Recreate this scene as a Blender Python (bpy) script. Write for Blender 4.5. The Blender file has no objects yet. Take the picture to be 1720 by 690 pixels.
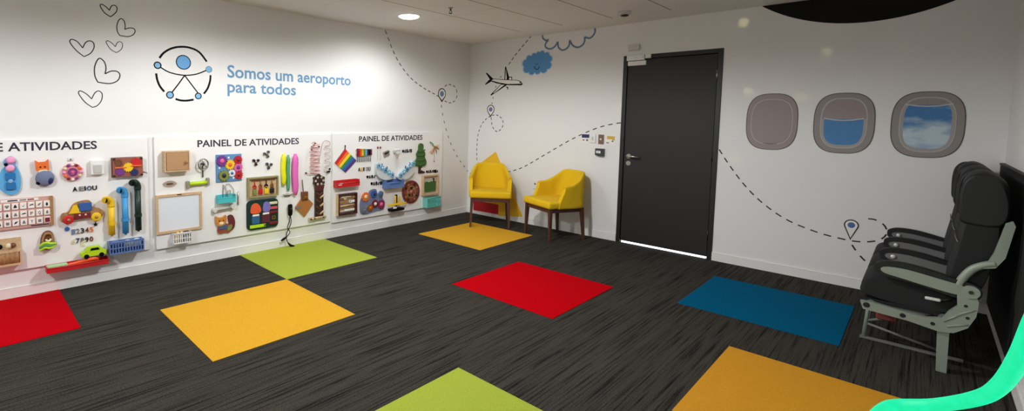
import bpy, bmesh, math, random
from mathutils import Matrix, Vector
random.seed(7)
C = bpy.context.scene.collection
PI = math.pi
sin, cos = math.sin, math.cos

# ------------------------------------------------------------------ camera model (solved from the floor tiles)
CP = Vector((4.62854834, -5.57146818, 1.40510297))
YAW, PIT, ROL = [math.radians(a) for a in (-47.18801634, 4.08073322, 0.75277355)]
FOC, PCX, PCY, W, H = 809.24838854, 680.67393968, 254.89117367, 1720, 690
fw = Vector((sin(YAW)*cos(PIT), cos(YAW)*cos(PIT), -sin(PIT)))
r0 = Vector((cos(YAW), -sin(YAW), 0)); u0 = r0.cross(fw)
rt = cos(ROL)*r0 + sin(ROL)*u0
up = -sin(ROL)*r0 + cos(ROL)*u0
cd = bpy.data.cameras.new('camera'); cam = bpy.data.objects.new('camera', cd); C.objects.link(cam)
mw = Matrix((rt, up, -fw)).transposed().to_4x4(); mw.translation = CP; cam.matrix_world = mw
cd.sensor_fit = 'HORIZONTAL'; cd.sensor_width = 36; cd.lens = FOC/W*36
cd.shift_x = (W/2-PCX)/W; cd.shift_y = (PCY-H/2)/W
cd.clip_start = 0.02
bpy.context.scene.camera = cam

def on(axis, val, px, py):
    "point of the plane coordinate[axis]=val seen at a photo pixel"
    d = fw + rt*((px-PCX)/FOC) - up*((py-PCY)/FOC)
    return CP + d*((val-CP[axis])/d[axis])

HC = 2.489          # ceiling height
PT = 0.022          # front face of the activity panels, out from wall_left
XR, YR = 5.03, -8.0 # wall_right, wall_rear

# ------------------------------------------------------------------ materials
def lin(c): return tuple(((v/255)/12.92 if v/255 <= .04045 else ((v/255+.055)/1.055)**2.4) for v in c)
MATS = {}
def mat(name, col=(200, 200, 200), rough=.55, metal=0, bump=0, bscale=200, var=0, vscale=30, emit=0, alpha=1, trans=0):
    if name in MATS: return MATS[name]
    m = bpy.data.materials.new(name); m.use_nodes = True
    nt = m.node_tree; b = nt.nodes['Principled BSDF']
    c = lin(col) + (1,)
    b.inputs['Base Color'].default_value = c
    b.inputs['Roughness'].default_value = rough; b.inputs['Metallic'].default_value = metal
    if trans: b.inputs['Transmission Weight'].default_value = trans; b.inputs['IOR'].default_value = 1.3
    if emit: b.inputs['Emission Color'].default_value = c; b.inputs['Emission Strength'].default_value = emit
    if bump or var:
        tc = nt.nodes.new('ShaderNodeTexCoord')
        if var:
            n = nt.nodes.new('ShaderNodeTexNoise'); n.inputs['Scale'].default_value = vscale; n.inputs['Detail'].default_value = 3
            nt.links.new(tc.outputs['Object'], n.inputs['Vector'])
            r = nt.nodes.new('ShaderNodeMapRange'); r.inputs[3].default_value = 1-var; r.inputs[4].default_value = 1+var
            nt.links.new(n.outputs['Fac'], r.inputs[0])
            x = nt.nodes.new('ShaderNodeMix'); x.data_type = 'RGBA'; x.blend_type = 'MULTIPLY'; x.inputs[0].default_value = 1
            x.inputs[6].default_value = c
            nt.links.new(r.outputs[0], x.inputs[7]); nt.links.new(x.outputs[2], b.inputs['Base Color'])
        if bump:
            n = nt.nodes.new('ShaderNodeTexNoise'); n.inputs['Scale'].default_value = bscale
            nt.links.new(tc.outputs['Object'], n.inputs['Vector'])
            p = nt.nodes.new('ShaderNodeBump'); p.inputs['Strength'].default_value = bump; p.inputs['Distance'].default_value = .004
            nt.links.new(n.outputs['Fac'], p.inputs['Height']); nt.links.new(p.outputs[0], b.inputs['Normal'])
    MATS[name] = m
    return m

def wood_mat(name, c1, c2, rough=.5, scale=18):
    m = mat(name, c1, rough); nt = m.node_tree; b = nt.nodes['Principled BSDF']
    tc = nt.nodes.new('ShaderNodeTexCoord'); mp = nt.nodes.new('ShaderNodeMapping'); mp.inputs['Scale'].default_value = (scale, scale, scale*.15)
    n = nt.nodes.new('ShaderNodeTexNoise'); n.inputs['Scale'].default_value = 4; n.inputs['Detail'].default_value = 6
    r = nt.nodes.new('ShaderNodeValToRGB'); r.color_ramp.elements[0].position = .35; r.color_ramp.elements[1].position = .65
    r.color_ramp.elements[0].color = lin(c1)+(1,); r.color_ramp.elements[1].color = lin(c2)+(1,)
    nt.links.new(tc.outputs['Object'], mp.inputs[0]); nt.links.new(mp.outputs[0], n.inputs['Vector'])
    nt.links.new(n.outputs['Fac'], r.inputs[0]); nt.links.new(r.outputs[0], b.inputs['Base Color'])
    return m

M = dict(
    paint=mat('wall_paint', (231, 230, 228), .75, bump=.12, bscale=350, var=.015, vscale=6),
    base=mat('baseboard_paint', (236, 234, 230), .4),
    panel=mat('panel_laminate', (240, 238, 236), .38, bump=.02),
    ink=mat('dark_lettering', (38, 32, 52), .6), black=mat('black_vinyl', (10, 10, 11), .7), line=mat('charcoal_line', (55, 52, 52), .7),
    sky=mat('light_blue_vinyl', (122, 176, 216), .6), skyd=mat('blue_vinyl', (96, 160, 214), .6), steel_b=mat('slate_blue_vinyl', (104, 128, 160), .7),
    white=mat('white_plastic', (232, 232, 230), .4), offw=mat('off_white_plastic', (205, 203, 198), .5), grey=mat('grey_plastic', (120, 118, 114), .5),
    metal=mat('brushed_metal', (175, 172, 165), .3, 1), dmetal=mat('dark_metal', (70, 66, 62), .35, .8), chrome=mat('chrome', (220, 220, 220), .15, 1),
    red=mat('red_plastic', (196, 30, 34), .4), dred=mat('dark_red_paint', (120, 26, 36), .5), orange=mat('orange_plastic', (232, 112, 40), .45), yellow=mat('yellow_plastic', (240, 196, 30), .45),
    lime=mat('lime_plastic', (186, 222, 30), .4), green=mat('green_plastic', (78, 152, 92), .5), dgreen=mat('dark_green_plastic', (14, 44, 34), .4), pine=mat('pine_green_felt', (66, 104, 48), .8, bump=.3, bscale=120, var=.2, vscale=60),
    blue=mat('blue_plastic', (52, 92, 160), .4), lblue=mat('bright_blue_plastic', (62, 152, 214), .4), navy=mat('navy_plastic', (30, 40, 92), .45), basket=mat('basket_blue_plastic', (92, 122, 178), .4),
    teal=mat('teal_plastic', (110, 190, 180), .4), aqua=mat('aqua_plastic', (72, 190, 196), .4), pink=mat('pink_plastic', (226, 96, 158), .5), lpink=mat('pale_pink_plastic', (238, 160, 200), .5), purple=mat('purple_plastic', (116, 52, 136), .45),
    olive=mat('olive_plastic', (128, 134, 66), .5), mgrey=mat('blue_grey_felt', (112, 122, 150), .9, bump=.2, bscale=150), sky_felt=mat('sky_blue_felt', (92, 168, 216), .9, bump=.2, bscale=150), board_g=mat('deep_green_felt', (12, 48, 42), .9, bump=.2, bscale=150),
    copper=mat('pink_wire', (218, 150, 150), .4), wire=mat('pale_wire', (196, 166, 152), .4), white_paper=mat('white_card', (240, 236, 230), .7),
    clear=mat('frosted_plastic', (206, 214, 216), .35),
    brass=mat('brass', (190, 140, 60), .35, .8), cream=mat('cream_plastic', (224, 216, 176), .5),
)
M['pinewood'] = wood_mat('pale_pine_wood', (214, 184, 146), (198, 164, 124)); M['oak'] = wood_mat('tan_wood', (176, 134, 88), (152, 110, 68)); M['brownwood'] = wood_mat('brown_wood', (124, 74, 40), (96, 54, 30))
M['darkwood'] = wood_mat('dark_carved_wood', (66, 44, 34), (40, 26, 22), scale=60); M['walnut'] = wood_mat('walnut_leg_wood', (92, 56, 42), (68, 40, 30)); M['cork'] = wood_mat('cork_sheet', (190, 150, 110), (170, 128, 90), .9, 90)
for k in ('black', 'line'):
    M[k].node_tree.nodes['Principled BSDF'].inputs['Specular IOR Level'].default_value = .12
M['plum'] = wood_mat('reddish_pressed_wood', (140, 84, 66), (96, 40, 36), .5, 40)

# ------------------------------------------------------------------ mesh building
class G:
    def __init__(s): s.bm = bmesh.new()
    def _face(s, vs, smooth=False):
        try: f = s.bm.faces.new(vs); f.smooth = smooth; return f
        except ValueError: return None
    def box(s, cx, cy, cz, sx, sy, sz, bev=0, M4=None, seg=2):
        r = bmesh.ops.create_cube(s.bm, size=1)['verts']
        for v in r: v.co = Vector((cx+v.co.x*sx, cy+v.co.y*sy, cz+v.co.z*sz))
        vs = list(r)
        if bev:
            es = list({e for v in r for e in v.link_edges})
            q = bmesh.ops.bevel(s.bm, geom=es, offset=bev, segments=seg, affect='EDGES', profile=.5)
            vs = list({v for f in q['faces'] for v in f.verts} | {v for v in r if v.is_valid})
            for f in q['faces']: f.smooth = True
        if M4:
            for v in vs: v.co = M4 @ v.co
        return s
    def bx(s, x0, x1, y0, y1, z0, z1, bev=0, M4=None):
        return s.box((x0+x1)/2, (y0+y1)/2, (z0+z1)/2, abs(x1-x0), abs(y1-y0), abs(z1-z0), bev, M4)
    def prism(s, pts, z0, z1, M4=None, smooth=False):
        a = [Vector((p[0], p[1], z0)) for p in pts]; b = [Vector((p[0], p[1], z1)) for p in pts]
        if M4: a = [M4 @ p for p in a]; b = [M4 @ p for p in b]
        A = [s.bm.verts.new(p) for p in a]; B = [s.bm.verts.new(p) for p in b]; n = len(A)
        s._face(A[::-1]); s._face(B)
        for i in range(n): s._face([A[i], A[(i+1) % n], B[(i+1) % n], B[i]], smooth)
        return s
    def ring(s, o, i, z0, z1, M4=None):
        n = len(o); L = []
        for pts, z in ((o, z0), (o, z1), (i, z1), (i, z0)):
            L.append([s.bm.verts.new((M4 @ Vector((p[0], p[1], z))) if M4 else (p[0], p[1], z)) for p in pts])
        for k in range(4):
            a, b = L[k], L[(k+1) % 4]
            for j in range(n): s._face([a[j], a[(j+1) % n], b[(j+1) % n], b[j]])
        return s
    def tube(s, pts, r, n=8, closed=False, caps=True, flat=1.0):
        P = [Vector(p) for p in pts]; m = len(P); R = r if hasattr(r, '__len__') else [r]*m
        rings = []; prev = None
        for k in range(m):
            if closed: t = P[(k+1) % m]-P[k-1]
            else: t = P[min(k+1, m-1)]-P[max(k-1, 0)]
            t.normalize()
            if prev is None:
                a = Vector((0, 0, 1)) if abs(t.z) < .9 else Vector((1, 0, 0))
                x = a.cross(t).normalized()
            else:
                x = (prev - t*prev.dot(t)).normalized()
            prev = x; y = t.cross(x)
            rings.append([s.bm.verts.new(P[k] + R[k]*(x*cos(2*PI*j/n) + y*flat*sin(2*PI*j/n))) for j in range(n)])
        for k in range(m if closed else m-1):
            a, b = rings[k], rings[(k+1) % m]
            for j in range(n): s._face([a[j], a[(j+1) % n], b[(j+1) % n], b[j]], True)
        if caps and not closed: s._face(rings[0][::-1]); s._face(rings[-1])
        return s
    def cyl(s, cx, cy, z0, z1, r, r2=None, n=24, M4=None):
        r2 = r if r2 is None else r2
        A = [Vector((cx+r*cos(2*PI*j/n), cy+r*sin(2*PI*j/n), z0)) for j in range(n)]
        B = [Vector((cx+r2*cos(2*PI*j/n), cy+r2*sin(2*PI*j/n), z1)) for j in range(n)]
        if M4: A = [M4 @ p for p in A]; B = [M4 @ p for p in B]
        A = [s.bm.verts.new(p) for p in A]; B = [s.bm.verts.new(p) for p in B]
        s._face(A[::-1]); s._face(B)
        for i in range(n): s._face([A[i], A[(i+1) % n], B[(i+1) % n], B[i]], True)
        return s
    def lathe(s, prof, n=28, M4=None, c=(0, 0)):
        L = []
        for r, z in prof:
            L.append([s.bm.verts.new((M4 or Matrix()) @ Vector((c[0]+r*cos(2*PI*j/n), c[1]+r*sin(2*PI*j/n), z))) for j in range(n)])
        for a, b in zip(L, L[1:]):
            for j in range(n): s._face([a[j], a[(j+1) % n], b[(j+1) % n], b[j]], True)
        s._face(L[0][::-1]); s._face(L[-1])
        return s
    def ball(s, c, r, n=14):
        r = (r, r, r) if not hasattr(r, '__len__') else r
        q = bmesh.ops.create_uvsphere(s.bm, u_segments=n, v_segments=max(6, n//2), radius=1)['verts']
        for v in q:
            v.co = Vector((c[0]+v.co.x*r[0], c[1]+v.co.y*r[1], c[2]+v.co.z*r[2]))
            for f in v.link_faces: f.smooth = True
        return s
    def grid(s, rows, closed_u=False, smooth=True):
        V = [[s.bm.verts.new(p) for p in row] for row in rows]
        n = len(V[0])
        for a, b in zip(V, V[1:]):
            for j in range(n if closed_u else n-1): s._face([a[j], a[(j+1) % n], b[(j+1) % n], b[j]], smooth)
        return V
    def mesh(s, name):
        bmesh.ops.recalc_face_normals(s.bm, faces=s.bm.faces)
        me = bpy.data.meshes.new(name); s.bm.to_mesh(me); s.bm.free(); return me

def tag(o, label=None, cat=None, group=None, kind=None):
    if label: o['label'] = label
    if cat: o['category'] = cat
    if group: o['group'] = group
    if kind: o['kind'] = kind
    return o
def P(name, g, m, parent=None, label=None, M4=None, mods=None):
    me = g.mesh(name) if isinstance(g, G) else g
    me.materials.clear(); me.materials.append(M[m] if isinstance(m, str) else m)
    o = bpy.data.objects.new(name, me); C.objects.link(o)
    if parent: o.parent = parent
    if M4: o.matrix_local = M4
    if label: o['label'] = label
    for md in (mods or []):
        k = o.modifiers.new(md[0], md[0])
        for a, v in md[1].items(): setattr(k, a, v)
    return o
def T(name, label, cat, M4=Matrix(), group=None):
    o = bpy.data.objects.new(name, None); C.objects.link(o); o.matrix_world = M4; o.empty_display_size = .1
    return tag(o, label, cat, group)
def struct(name, g, m, parent=None):
    o = P(name, g, m, parent)
    if not parent: o['kind'] = 'structure'
    return o
def dup(root, M4, label=None, group=None):
    r = root.copy(); C.objects.link(r); r.matrix_world = M4
    if label: r['label'] = label
    if group: r['group'] = group
    for ch in list(root.children):
        c = ch.copy(); C.objects.link(c); c.parent = r
        for g in list(ch.children):
            d = g.copy(); C.objects.link(d); d.parent = c
    return r
# frames: local x right, y up, z out of the wall
def FA(u, v, d=0): return Matrix(((0, 0, 1, d), (1, 0, 0, u), (0, 1, 0, v), (0, 0, 0, 1)))
def FB(u, v, d=0): return Matrix(((1, 0, 0, u), (0, 0, -1, -d), (0, 1, 0, v), (0, 0, 0, 1)))
def pa(px, py, d=0): q = on(0, d, px, py); return q.y, q.z
def pb(px, py, d=0): q = on(1, -d, px, py); return q.x, q.z
def ell(cx, cy, rx, ry=None, n=32, a0=0): ry = ry or rx; return [(cx+rx*cos(a0+2*PI*k/n), cy+ry*sin(a0+2*PI*k/n)) for k in range(n)]
def rrect(cx, cy, w, h, r, n=5):
    o = []
    for qx, qy, a in ((1, 1, 0), (-1, 1, PI/2), (-1, -1, PI), (1, -1, 1.5*PI)):
        for k in range(n+1): o.append((cx+qx*(w/2-r)+r*cos(a+PI/2*k/n), cy+qy*(h/2-r)+r*sin(a+PI/2*k/n)))
    return o
def gearpts(cx, cy, r, t=12, dep=.16):
    o = []
    for k in range(t):
        for f, q in ((0, 1-dep), (.25, 1-dep), (.4, 1), (.75, 1), (.9, 1-dep)):
            a = 2*PI*(k+f)/t; o.append((cx+r*q*cos(a), cy+r*q*sin(a)))
    return o
def smooth_path(pts, k=6, closed=False):
    P_ = [Vector(p) for p in pts]; n = len(P_); o = []
    for i in range(n if closed else n-1):
        if closed: a, b, c, d = P_[i-1], P_[i], P_[(i+1) % n], P_[(i+2) % n]
        else: a, b, c, d = P_[max(i-1, 0)], P_[i], P_[i+1], P_[min(i+2, n-1)]
        for j in range(k):
            t = j/k
            o.append(.5*((2*b)+(c-a)*t+(2*a-5*b+4*c-d)*t*t+(3*b-a-3*c+d)*t**3))
    if not closed: o.append(P_[-1])
    return o
def ribbon(g, pts, w, z0, z1, closed=False):
    "flat painted line of width w"
    p = [Vector((q[0], q[1])) for q in pts]; n = len(p); L = []; R = []
    for i in range(n):
        t = (p[(i+1) % n]-p[i-1]) if closed else (p[min(i+1, n-1)]-p[max(i-1, 0)])
        t.normalize(); nn = Vector((-t.y, t.x))*w/2
        L.append(p[i]+nn); R.append(p[i]-nn)
    if closed: return g.ring(L, R, z0, z1)
    for i in range(n-1): g.prism([L[i], R[i], R[i+1], L[i+1]], z0, z1)
    return g
def dashes(g, pts, w, on_, off, z0, z1):
    p = smooth_path([(a, b, 0) for a, b in pts], 12)
    cum = [0]
    for a, b in zip(p, p[1:]): cum.append(cum[-1]+(b-a).length)
    def at(s):
        for i in range(len(cum)-1):
            if cum[i+1] >= s: return p[i].lerp(p[i+1], (s-cum[i])/max(1e-9, cum[i+1]-cum[i]))
        return p[-1]
    s = 0
    while s < cum[-1]-on_*.4:
        e = min(s+on_, cum[-1]); ribbon(g, [at(s), at((s+e)/2), at(e)], w, z0, z1); s += on_+off
    return g
def text(body, w, h=None, ext=.0006, off=0, spacing=1.0):
    "text mesh scaled to width w (and cap height h), origin at lower left of its box"
    cu = bpy.data.curves.new('lettering', 'FONT'); cu.body = body; cu.size = 1; cu.extrude = .01; cu.offset = off; cu.space_character = spacing; cu.resolution_u = 3
    ob = bpy.data.objects.new('lettering', cu); C.objects.link(ob)
    bpy.context.view_layer.update()
    me = bpy.data.meshes.new_from_object(ob.evaluated_get(bpy.context.evaluated_depsgraph_get()))
    bpy.data.objects.remove(ob)
    xs = [v.co.x for v in me.vertices]; ys = [v.co.y for v in me.vertices]
    sx = w/(max(xs)-min(xs)); sy = h/.73 if h else sx
    x0 = min(xs)
    for v in me.vertices: v.co = Vector(((v.co.x-x0)*sx, v.co.y*sy, (v.co.z+.01)/.02*ext*2))
    return me

# ------------------------------------------------------------------ room
carpet = mat('charcoal_carpet', (52, 49, 47), .95)
def build_carpet():
    nt = carpet.node_tree; b = nt.nodes['Principled BSDF']; L = nt.links.new
    tc = nt.nodes.new('ShaderNodeTexCoord')
    def noise(sx, sy, sc, det, rough=.6):
        mp = nt.nodes.new('ShaderNodeMapping'); mp.inputs['Scale'].default_value = (sx, sy, 1)
        n = nt.nodes.new('ShaderNodeTexNoise'); n.inputs['Scale'].default_value = sc; n.inputs['Detail'].default_value = det; n.inputs['Roughness'].default_value = rough
        L(tc.outputs['Object'], mp.inputs[0]); L(mp.outputs[0], n.inputs['Vector']); return n
    n1 = noise(80, 1.5, 1, 4, .7); n2 = noise(1, .5, 230, 3, .75); n3 = noise(14, .8, 1, 2)
    r1 = nt.nodes.new('ShaderNodeValToRGB'); e = r1.color_ramp.elements
    e[0].position = .34; e[0].color = lin((20, 19, 18))+(1,); e[1].position = .52; e[1].color = lin((63, 60, 54))+(1,)
    L(n1.outputs['Fac'], r1.inputs[0])
    r2 = nt.nodes.new('ShaderNodeMapRange'); r2.inputs[1].default_value = .3; r2.inputs[2].default_value = .7; r2.inputs[3].default_value = .35; r2.inputs[4].default_value = 1.7; L(n2.outputs['Fac'], r2.inputs[0])
    r3 = nt.nodes.new('ShaderNodeMapRange'); r3.inputs[3].default_value = .7; r3.inputs[4].default_value = 1.3; L(n3.outputs['Fac'], r3.inputs[0])
    mu = nt.nodes.new('ShaderNodeMath'); mu.operation = 'MULTIPLY'; L(r2.outputs[0], mu.inputs[0]); L(r3.outputs[0], mu.inputs[1])
    x = nt.nodes.new('ShaderNodeMix'); x.data_type = 'RGBA'; x.blend_type = 'MULTIPLY'; x.inputs[0].default_value = 1
    L(r1.outputs[0], x.inputs[6]); L(mu.outputs[0], x.inputs[7]); L(x.outputs[2], b.inputs['Base Color'])
    bp = nt.nodes.new('ShaderNodeBump'); bp.inputs['Strength'].default_value = .5; bp.inputs['Distance'].default_value = .004
    L(n2.outputs['Fac'], bp.inputs['Height']); L(bp.outputs[0], b.inputs['Normal']); b.inputs['Specular IOR Level'].default_value = .05
build_carpet()
ceil_m = mat('ceiling_tiles', (196, 190, 178), .85)
def build_ceiling():
    nt = ceil_m.node_tree; b = nt.nodes['Principled BSDF']; L = nt.links.new
    tc = nt.nodes.new('ShaderNodeTexCoord'); sp = nt.nodes.new('ShaderNodeSeparateXYZ'); L(tc.outputs['Object'], sp.inputs[0])
    def mth(op, a, c=None, clamp=False):
        n = nt.nodes.new('ShaderNodeMath'); n.operation = op; n.use_clamp = clamp
        for k, v in ((0, a), (1, c)):
            if v is None: continue
            if isinstance(v, (int, float)): n.inputs[k].default_value = v
            else: L(v, n.inputs[k])
        return n.outputs[0]
    fx = mth('FRACT', mth('DIVIDE', mth('SUBTRACT', sp.outputs[0], .535), .579)); lx = mth('LESS_THAN', fx, .018)
    lx = mth('MULTIPLY', mth('MULTIPLY', lx, mth('GREATER_THAN', sp.outputs[0], .8)), mth('LESS_THAN', sp.outputs[1], -.40))
    fy = mth('FRACT', mth('DIVIDE', mth('SUBTRACT', sp.outputs[1], -.40), 1.25)); ly = mth('MULTIPLY', mth('LESS_THAN', fy, .006), mth('LESS_THAN', sp.outputs[1], -.6))
    ly = mth('MULTIPLY', mth('MULTIPLY', ly, .35), mth('GREATER_THAN', sp.outputs[0], .535))
    k = mth('ADD', lx, ly, True)
    x = nt.nodes.new('ShaderNodeMix'); x.data_type = 'RGBA'; x.inputs[6].default_value = lin((232, 231, 229))+(1,); x.inputs[7].default_value = lin((120, 112, 100))+(1,)
    L(k, x.inputs[0]); L(x.outputs[2], b.inputs['Base Color'])
    n = nt.nodes.new('ShaderNodeTexNoise'); n.inputs['Scale'].default_value = 160; L(tc.outputs['Object'], n.inputs['Vector'])
    bp = nt.nodes.new('ShaderNodeBump'); bp.inputs['Strength'].default_value = .25; bp.inputs['Distance'].default_value = .004; L(n.outputs['Fac'], bp.inputs['Height']); L(bp.outputs[0], b.inputs['Normal'])
build_ceiling()
t_ = .12
struct('floor', G().bx(-t_, XR+t_, YR-t_, t_, -.1, 0), carpet)
struct('ceiling', G().bx(-t_, XR+t_, YR-t_, t_, HC, HC+.1), ceil_m)
struct('wall_left', G().bx(-t_, 0, YR, t_, 0, HC), 'paint')
DX0, DX1, DZ = 2.247, 3.224, 2.13
struct('wall_back', G().bx(0, DX0, 0, t_, 0, HC).bx(DX1, XR, 0, t_, 0, HC).bx(DX0, DX1, 0, t_, DZ, HC), 'paint')
struct('wall_right', G().bx(XR, XR+t_, YR, t_, 0, HC), 'paint')
struct('wall_rear', G().bx(-t_, XR+t_, YR-t_, YR, 0, HC), 'paint')
def bboard(g, x0, x1, y0, y1):
    return g.bx(x0, x1, y0, y1, 0, .078).bx(x0, x1, y0, y1, .078, .085, .003)
struct('baseboard_left', bboard(G(), 0, .013, YR, 0), 'base')
g = bboard(G(), .013, DX0, -.013, 0); struct('baseboard_back', bboard(g, DX1, XR-.013, -.013, 0), 'base')
struct('baseboard_right', bboard(G(), XR-.013, XR, YR, 0), 'base')
# the world outside the room only shows through nothing: dim neutral
w = bpy.data.worlds.new('world'); bpy.context.scene.world = w; w.use_nodes = True
w.node_tree.nodes['Background'].inputs[0].default_value = (.03, .03, .03, 1)

# ------------------------------------------------------------------ door
doorwood = wood_mat('dark_door_laminate', (27, 23, 20), (20, 17, 15), .6, 30)
frame_m = mat('door_frame_paint', (16, 14, 13), .5)
door = T('door_1', None, None, FB(DX0, 0)); door['kind'] = 'structure'
dw = DX1-DX0
g = G().bx(0, .045, 0, DZ, -.10, .008, .003).bx(dw-.045, dw, 0, DZ, -.10, .008, .003).bx(.045, dw-.045, DZ-.045, DZ, -.10, .008, .003)
g.bx(.045, .058, .0, DZ-.045, -.10, -.045).bx(dw-.058, dw-.045, 0, DZ-.045, -.10, -.045).bx(.045, dw-.045, DZ-.058, DZ-.045, -.10, -.045)
P('door_frame', g, frame_m, door)
leaf = P('door_leaf', G().bx(.049, dw-.049, .022, DZ-.05, -.042, -.004, .002), doorwood, door)
hx = .049+.055
ld = P('door_handle', G().cyl(hx, 1.0, -.004, .006, .026).cyl(hx, 1.0, .006, .045, .010).tube([(hx, 1.0, .045), (hx+.02, 1.0, .052), (hx+.06, 1.0, .05), (hx+.13, .997, .045)], [.011, .011, .010, .008], 10), 'metal', leaf, 'brushed metal lever handle')
P('lock_cylinder', G().cyl(hx, .92, -.004, .006, .026).cyl(hx, .92, .006, .012, .009), 'metal', leaf, 'round metal lock rosette')
for z in (1.87, 1.05, .25):
    P('hinge', G().cyl(dw-.047, 0, 0, .1, .007, n=12, M4=Matrix(((1, 0, 0, 0), (0, 0, 1, z-.05), (0, 1, 0, .006), (0, 0, 0, 1)))), 'metal' if z > 1.5 else 'dmetal', door)
P('light_gap', G().bx(.058, dw-.058, .001, .021, -.04, -.008), mat('corridor_glow', (235, 242, 255), emit=2.6), door, 'bright corridor light showing under the door')

# maglock, sensor box
dm = T('door_magnet', 'white magnetic lock of stacked bars at top left corner of dark door', 'door lock', FB(DX0, DZ))
P('magnet_bar', G().bx(.045, .235, -.060, -.002, .009, .034, .003), 'white', dm)
for x in (.06, .14, .22): P('screw', G().cyl(x, -.03, .034, .035, .0045, n=10), 'grey', dm)
P('armature_plate', G().bx(.055, .25, -.115, -.066, -.003, .022, .003), 'white', dm)
P('end_cap', G().bx(.242, .30, -.045, .0, .009, .03, .003), 'white', dm)
x0, z0 = pb(1057, 86); x1, z1 = pb(1075, 74)
tag(P('junction_box', G().bx(x0, x1, z0, z1, 0, .025, .003), 'offw', None, M4=FB(0, 0)), 'pale square junction box on wall just above the dark door', 'junction box')

# ------------------------------------------------------------------ small wall fittings beside the door
def rb(x0, y0, x1, y1, d=0): a = pb(x0, (y0+y1)/2, d)[0]; b = pb(x1, (y0+y1)/2, d)[0]; c = pb((x0+x1)/2, y1, d)[1]; e = pb((x0+x1)/2, y0, d)[1]; return a, b, c, e
a, b, c, e = rb(977, 225, 990, 239)
s = T('wall_sign', 'small white notice with dark blue band left of light switch', 'sign', FB(a, c))
P('card', G().bx(0, b-a, 0, e-c, 0, .003), 'white_paper', s); P('blue_band', G().bx(.003, b-a-.001, (e-c)*.55, e-c-.003, .003, .004), 'navy', s); P('pictogram', G().bx((b-a)*.62, (b-a)*.85, (e-c)*.15, (e-c)*.4, .003, .004), 'grey', s); P('pictogram', G().bx((b-a)*.15, (b-a)*.4, (e-c)*.2, (e-c)*.35, .003, .004), 'grey', s)
a, b, c, e = rb(991, 225, 1001, 240)
s = T('light_switch', 'white light switch plate between two small notices by the door', 'switch', FB(a, c))
P('plate', G().bx(0, b-a, 0, e-c, 0, .012, .003), 'white', s); P('rocker', G().bx((b-a)*.38, (b-a)*.62, (e-c)*.32, (e-c)*.68, .012, .017, .002), 'offw', s)
a, b, c, e = rb(1005.5, 226, 1014.5, 242)
s = T('exit_button', 'brown metal plate with one pale push button by the door', 'push button', FB(a, c))
P('plate', G().bx(0, b-a, 0, e-c, 0, .01, .002), mat('brown_metal', (128, 104, 88), .4, .6), s); P('button', G().cyl((b-a)/2, (e-c)*.52, .01, .018, .011, n=16), 'white', s)
a, b, c, e = rb(1018, 227, 1033, 242)
s = T('wall_sign', 'small white and yellow notice closest to the door frame', 'sign', FB(a, c))
W_, H_ = b-a, e-c
P('card', G().bx(0, W_, 0, H_, 0, .003), 'white_paper', s); P('yellow_band', G().prism([(W_*.12, H_*.55), (W_*.6, H_*.55), (W_*.98, H_*.4), (W_*.98, H_*.88), (W_*.12, H_*.92)], .003, .004), mat('mustard_print', (206, 168, 60), .6), s); P('pictogram', G().bx(W_*.05, W_*.35, H_*.08, H_*.2, .003, .004), 'grey', s); P('pictogram', G().bx(W_*.65, W_*.85, H_*.25, H_*.42, .003, .004), 'grey', s)
a, b, c, e = rb(1000, 249.5, 1014, 262, .03)
s = T('card_reader', 'dark grey reader box with white label under the switches', 'access reader', FB(a, c))
W_, H_ = b-a, e-c
P('housing', G().prism([(0, H_*.12), (W_*.35, 0), (W_, 0), (W_, H_), (0, H_)], 0, .04), mat('reader_grey', (52, 58, 62), .35), s); P('label', G().bx(W_*.14, W_*.66, H_*.38, H_*.70, .04, .041), 'white_paper', s); P('label_print', G().bx(W_*.3, W_*.5, H_*.5, H_*.57, .041, .0415), 'grey', s)
a, b, c, e = rb(895.5, 302.5, 903, 317.5)
s = T('wall_outlet', 'white socket plate on wall between the two yellow armchairs', 'outlet', FB(a, c))
P('plate', G().bx(0, b-a, 0, e-c, 0, .009, .002), 'white', s); P('socket', G().cyl((b-a)/2, (e-c)*.6, .009, .011, .014, n=16), 'grey', s)

# ------------------------------------------------------------------ coloured carpet tiles
def tilemat(name, col):
    m = mat(name, col, .95, bump=.6, bscale=260, var=.22, vscale=150)
    m.node_tree.nodes['Principled BSDF'].inputs['Specular IOR Level'].default_value = .04
    return m
TC = dict(y=tilemat('golden_carpet', (219, 165, 46)), g=tilemat('lime_carpet', (164, 178, 64)), r=tilemat('red_carpet', (186, 0, 14)), b=tilemat('blue_carpet', (0, 90, 126)), o=tilemat('amber_carpet', (208, 146, 42)))
def tile(x, y, sx, sy, m, label):
    o = P('carpet_tile', G().bx(0, sx, 0, sy, .0, .004, .0015), TC[m], M4=Matrix.Translation((x, y, 0)))
    return tag(o, label, 'carpet tile', 'coloured carpet tiles')
tile(.967, -4.561, .98, 1.008, 'y', 'golden yellow carpet square touching the lime square at one corner')
tile(.0135, -3.55, .955, 1.005, 'g', 'lime green carpet square against baseboard under the middle panel')
tile(1.978, -2.552, .94, .982, 'r', 'red carpet square alone in the middle of the floor')
tile(3.402, -1.543, .935, .972, 'b', 'blue carpet square in front of the airline seats')
tile(.527, -1.538, .944, 1.014, 'y', 'amber carpet square under front legs of corner armchair')
tile(2.918, -4.556, .98, 1.0, 'g', 'lime green carpet square cut off by bottom edge of view')
tile(3.871, -3.08, .98, 1.0, 'o', 'amber carpet square nearest viewer beside glowing green tube')
tile(.0135, -6.04, .93, 1.004, 'r', 'red carpet square at left edge under the first panel')

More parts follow.
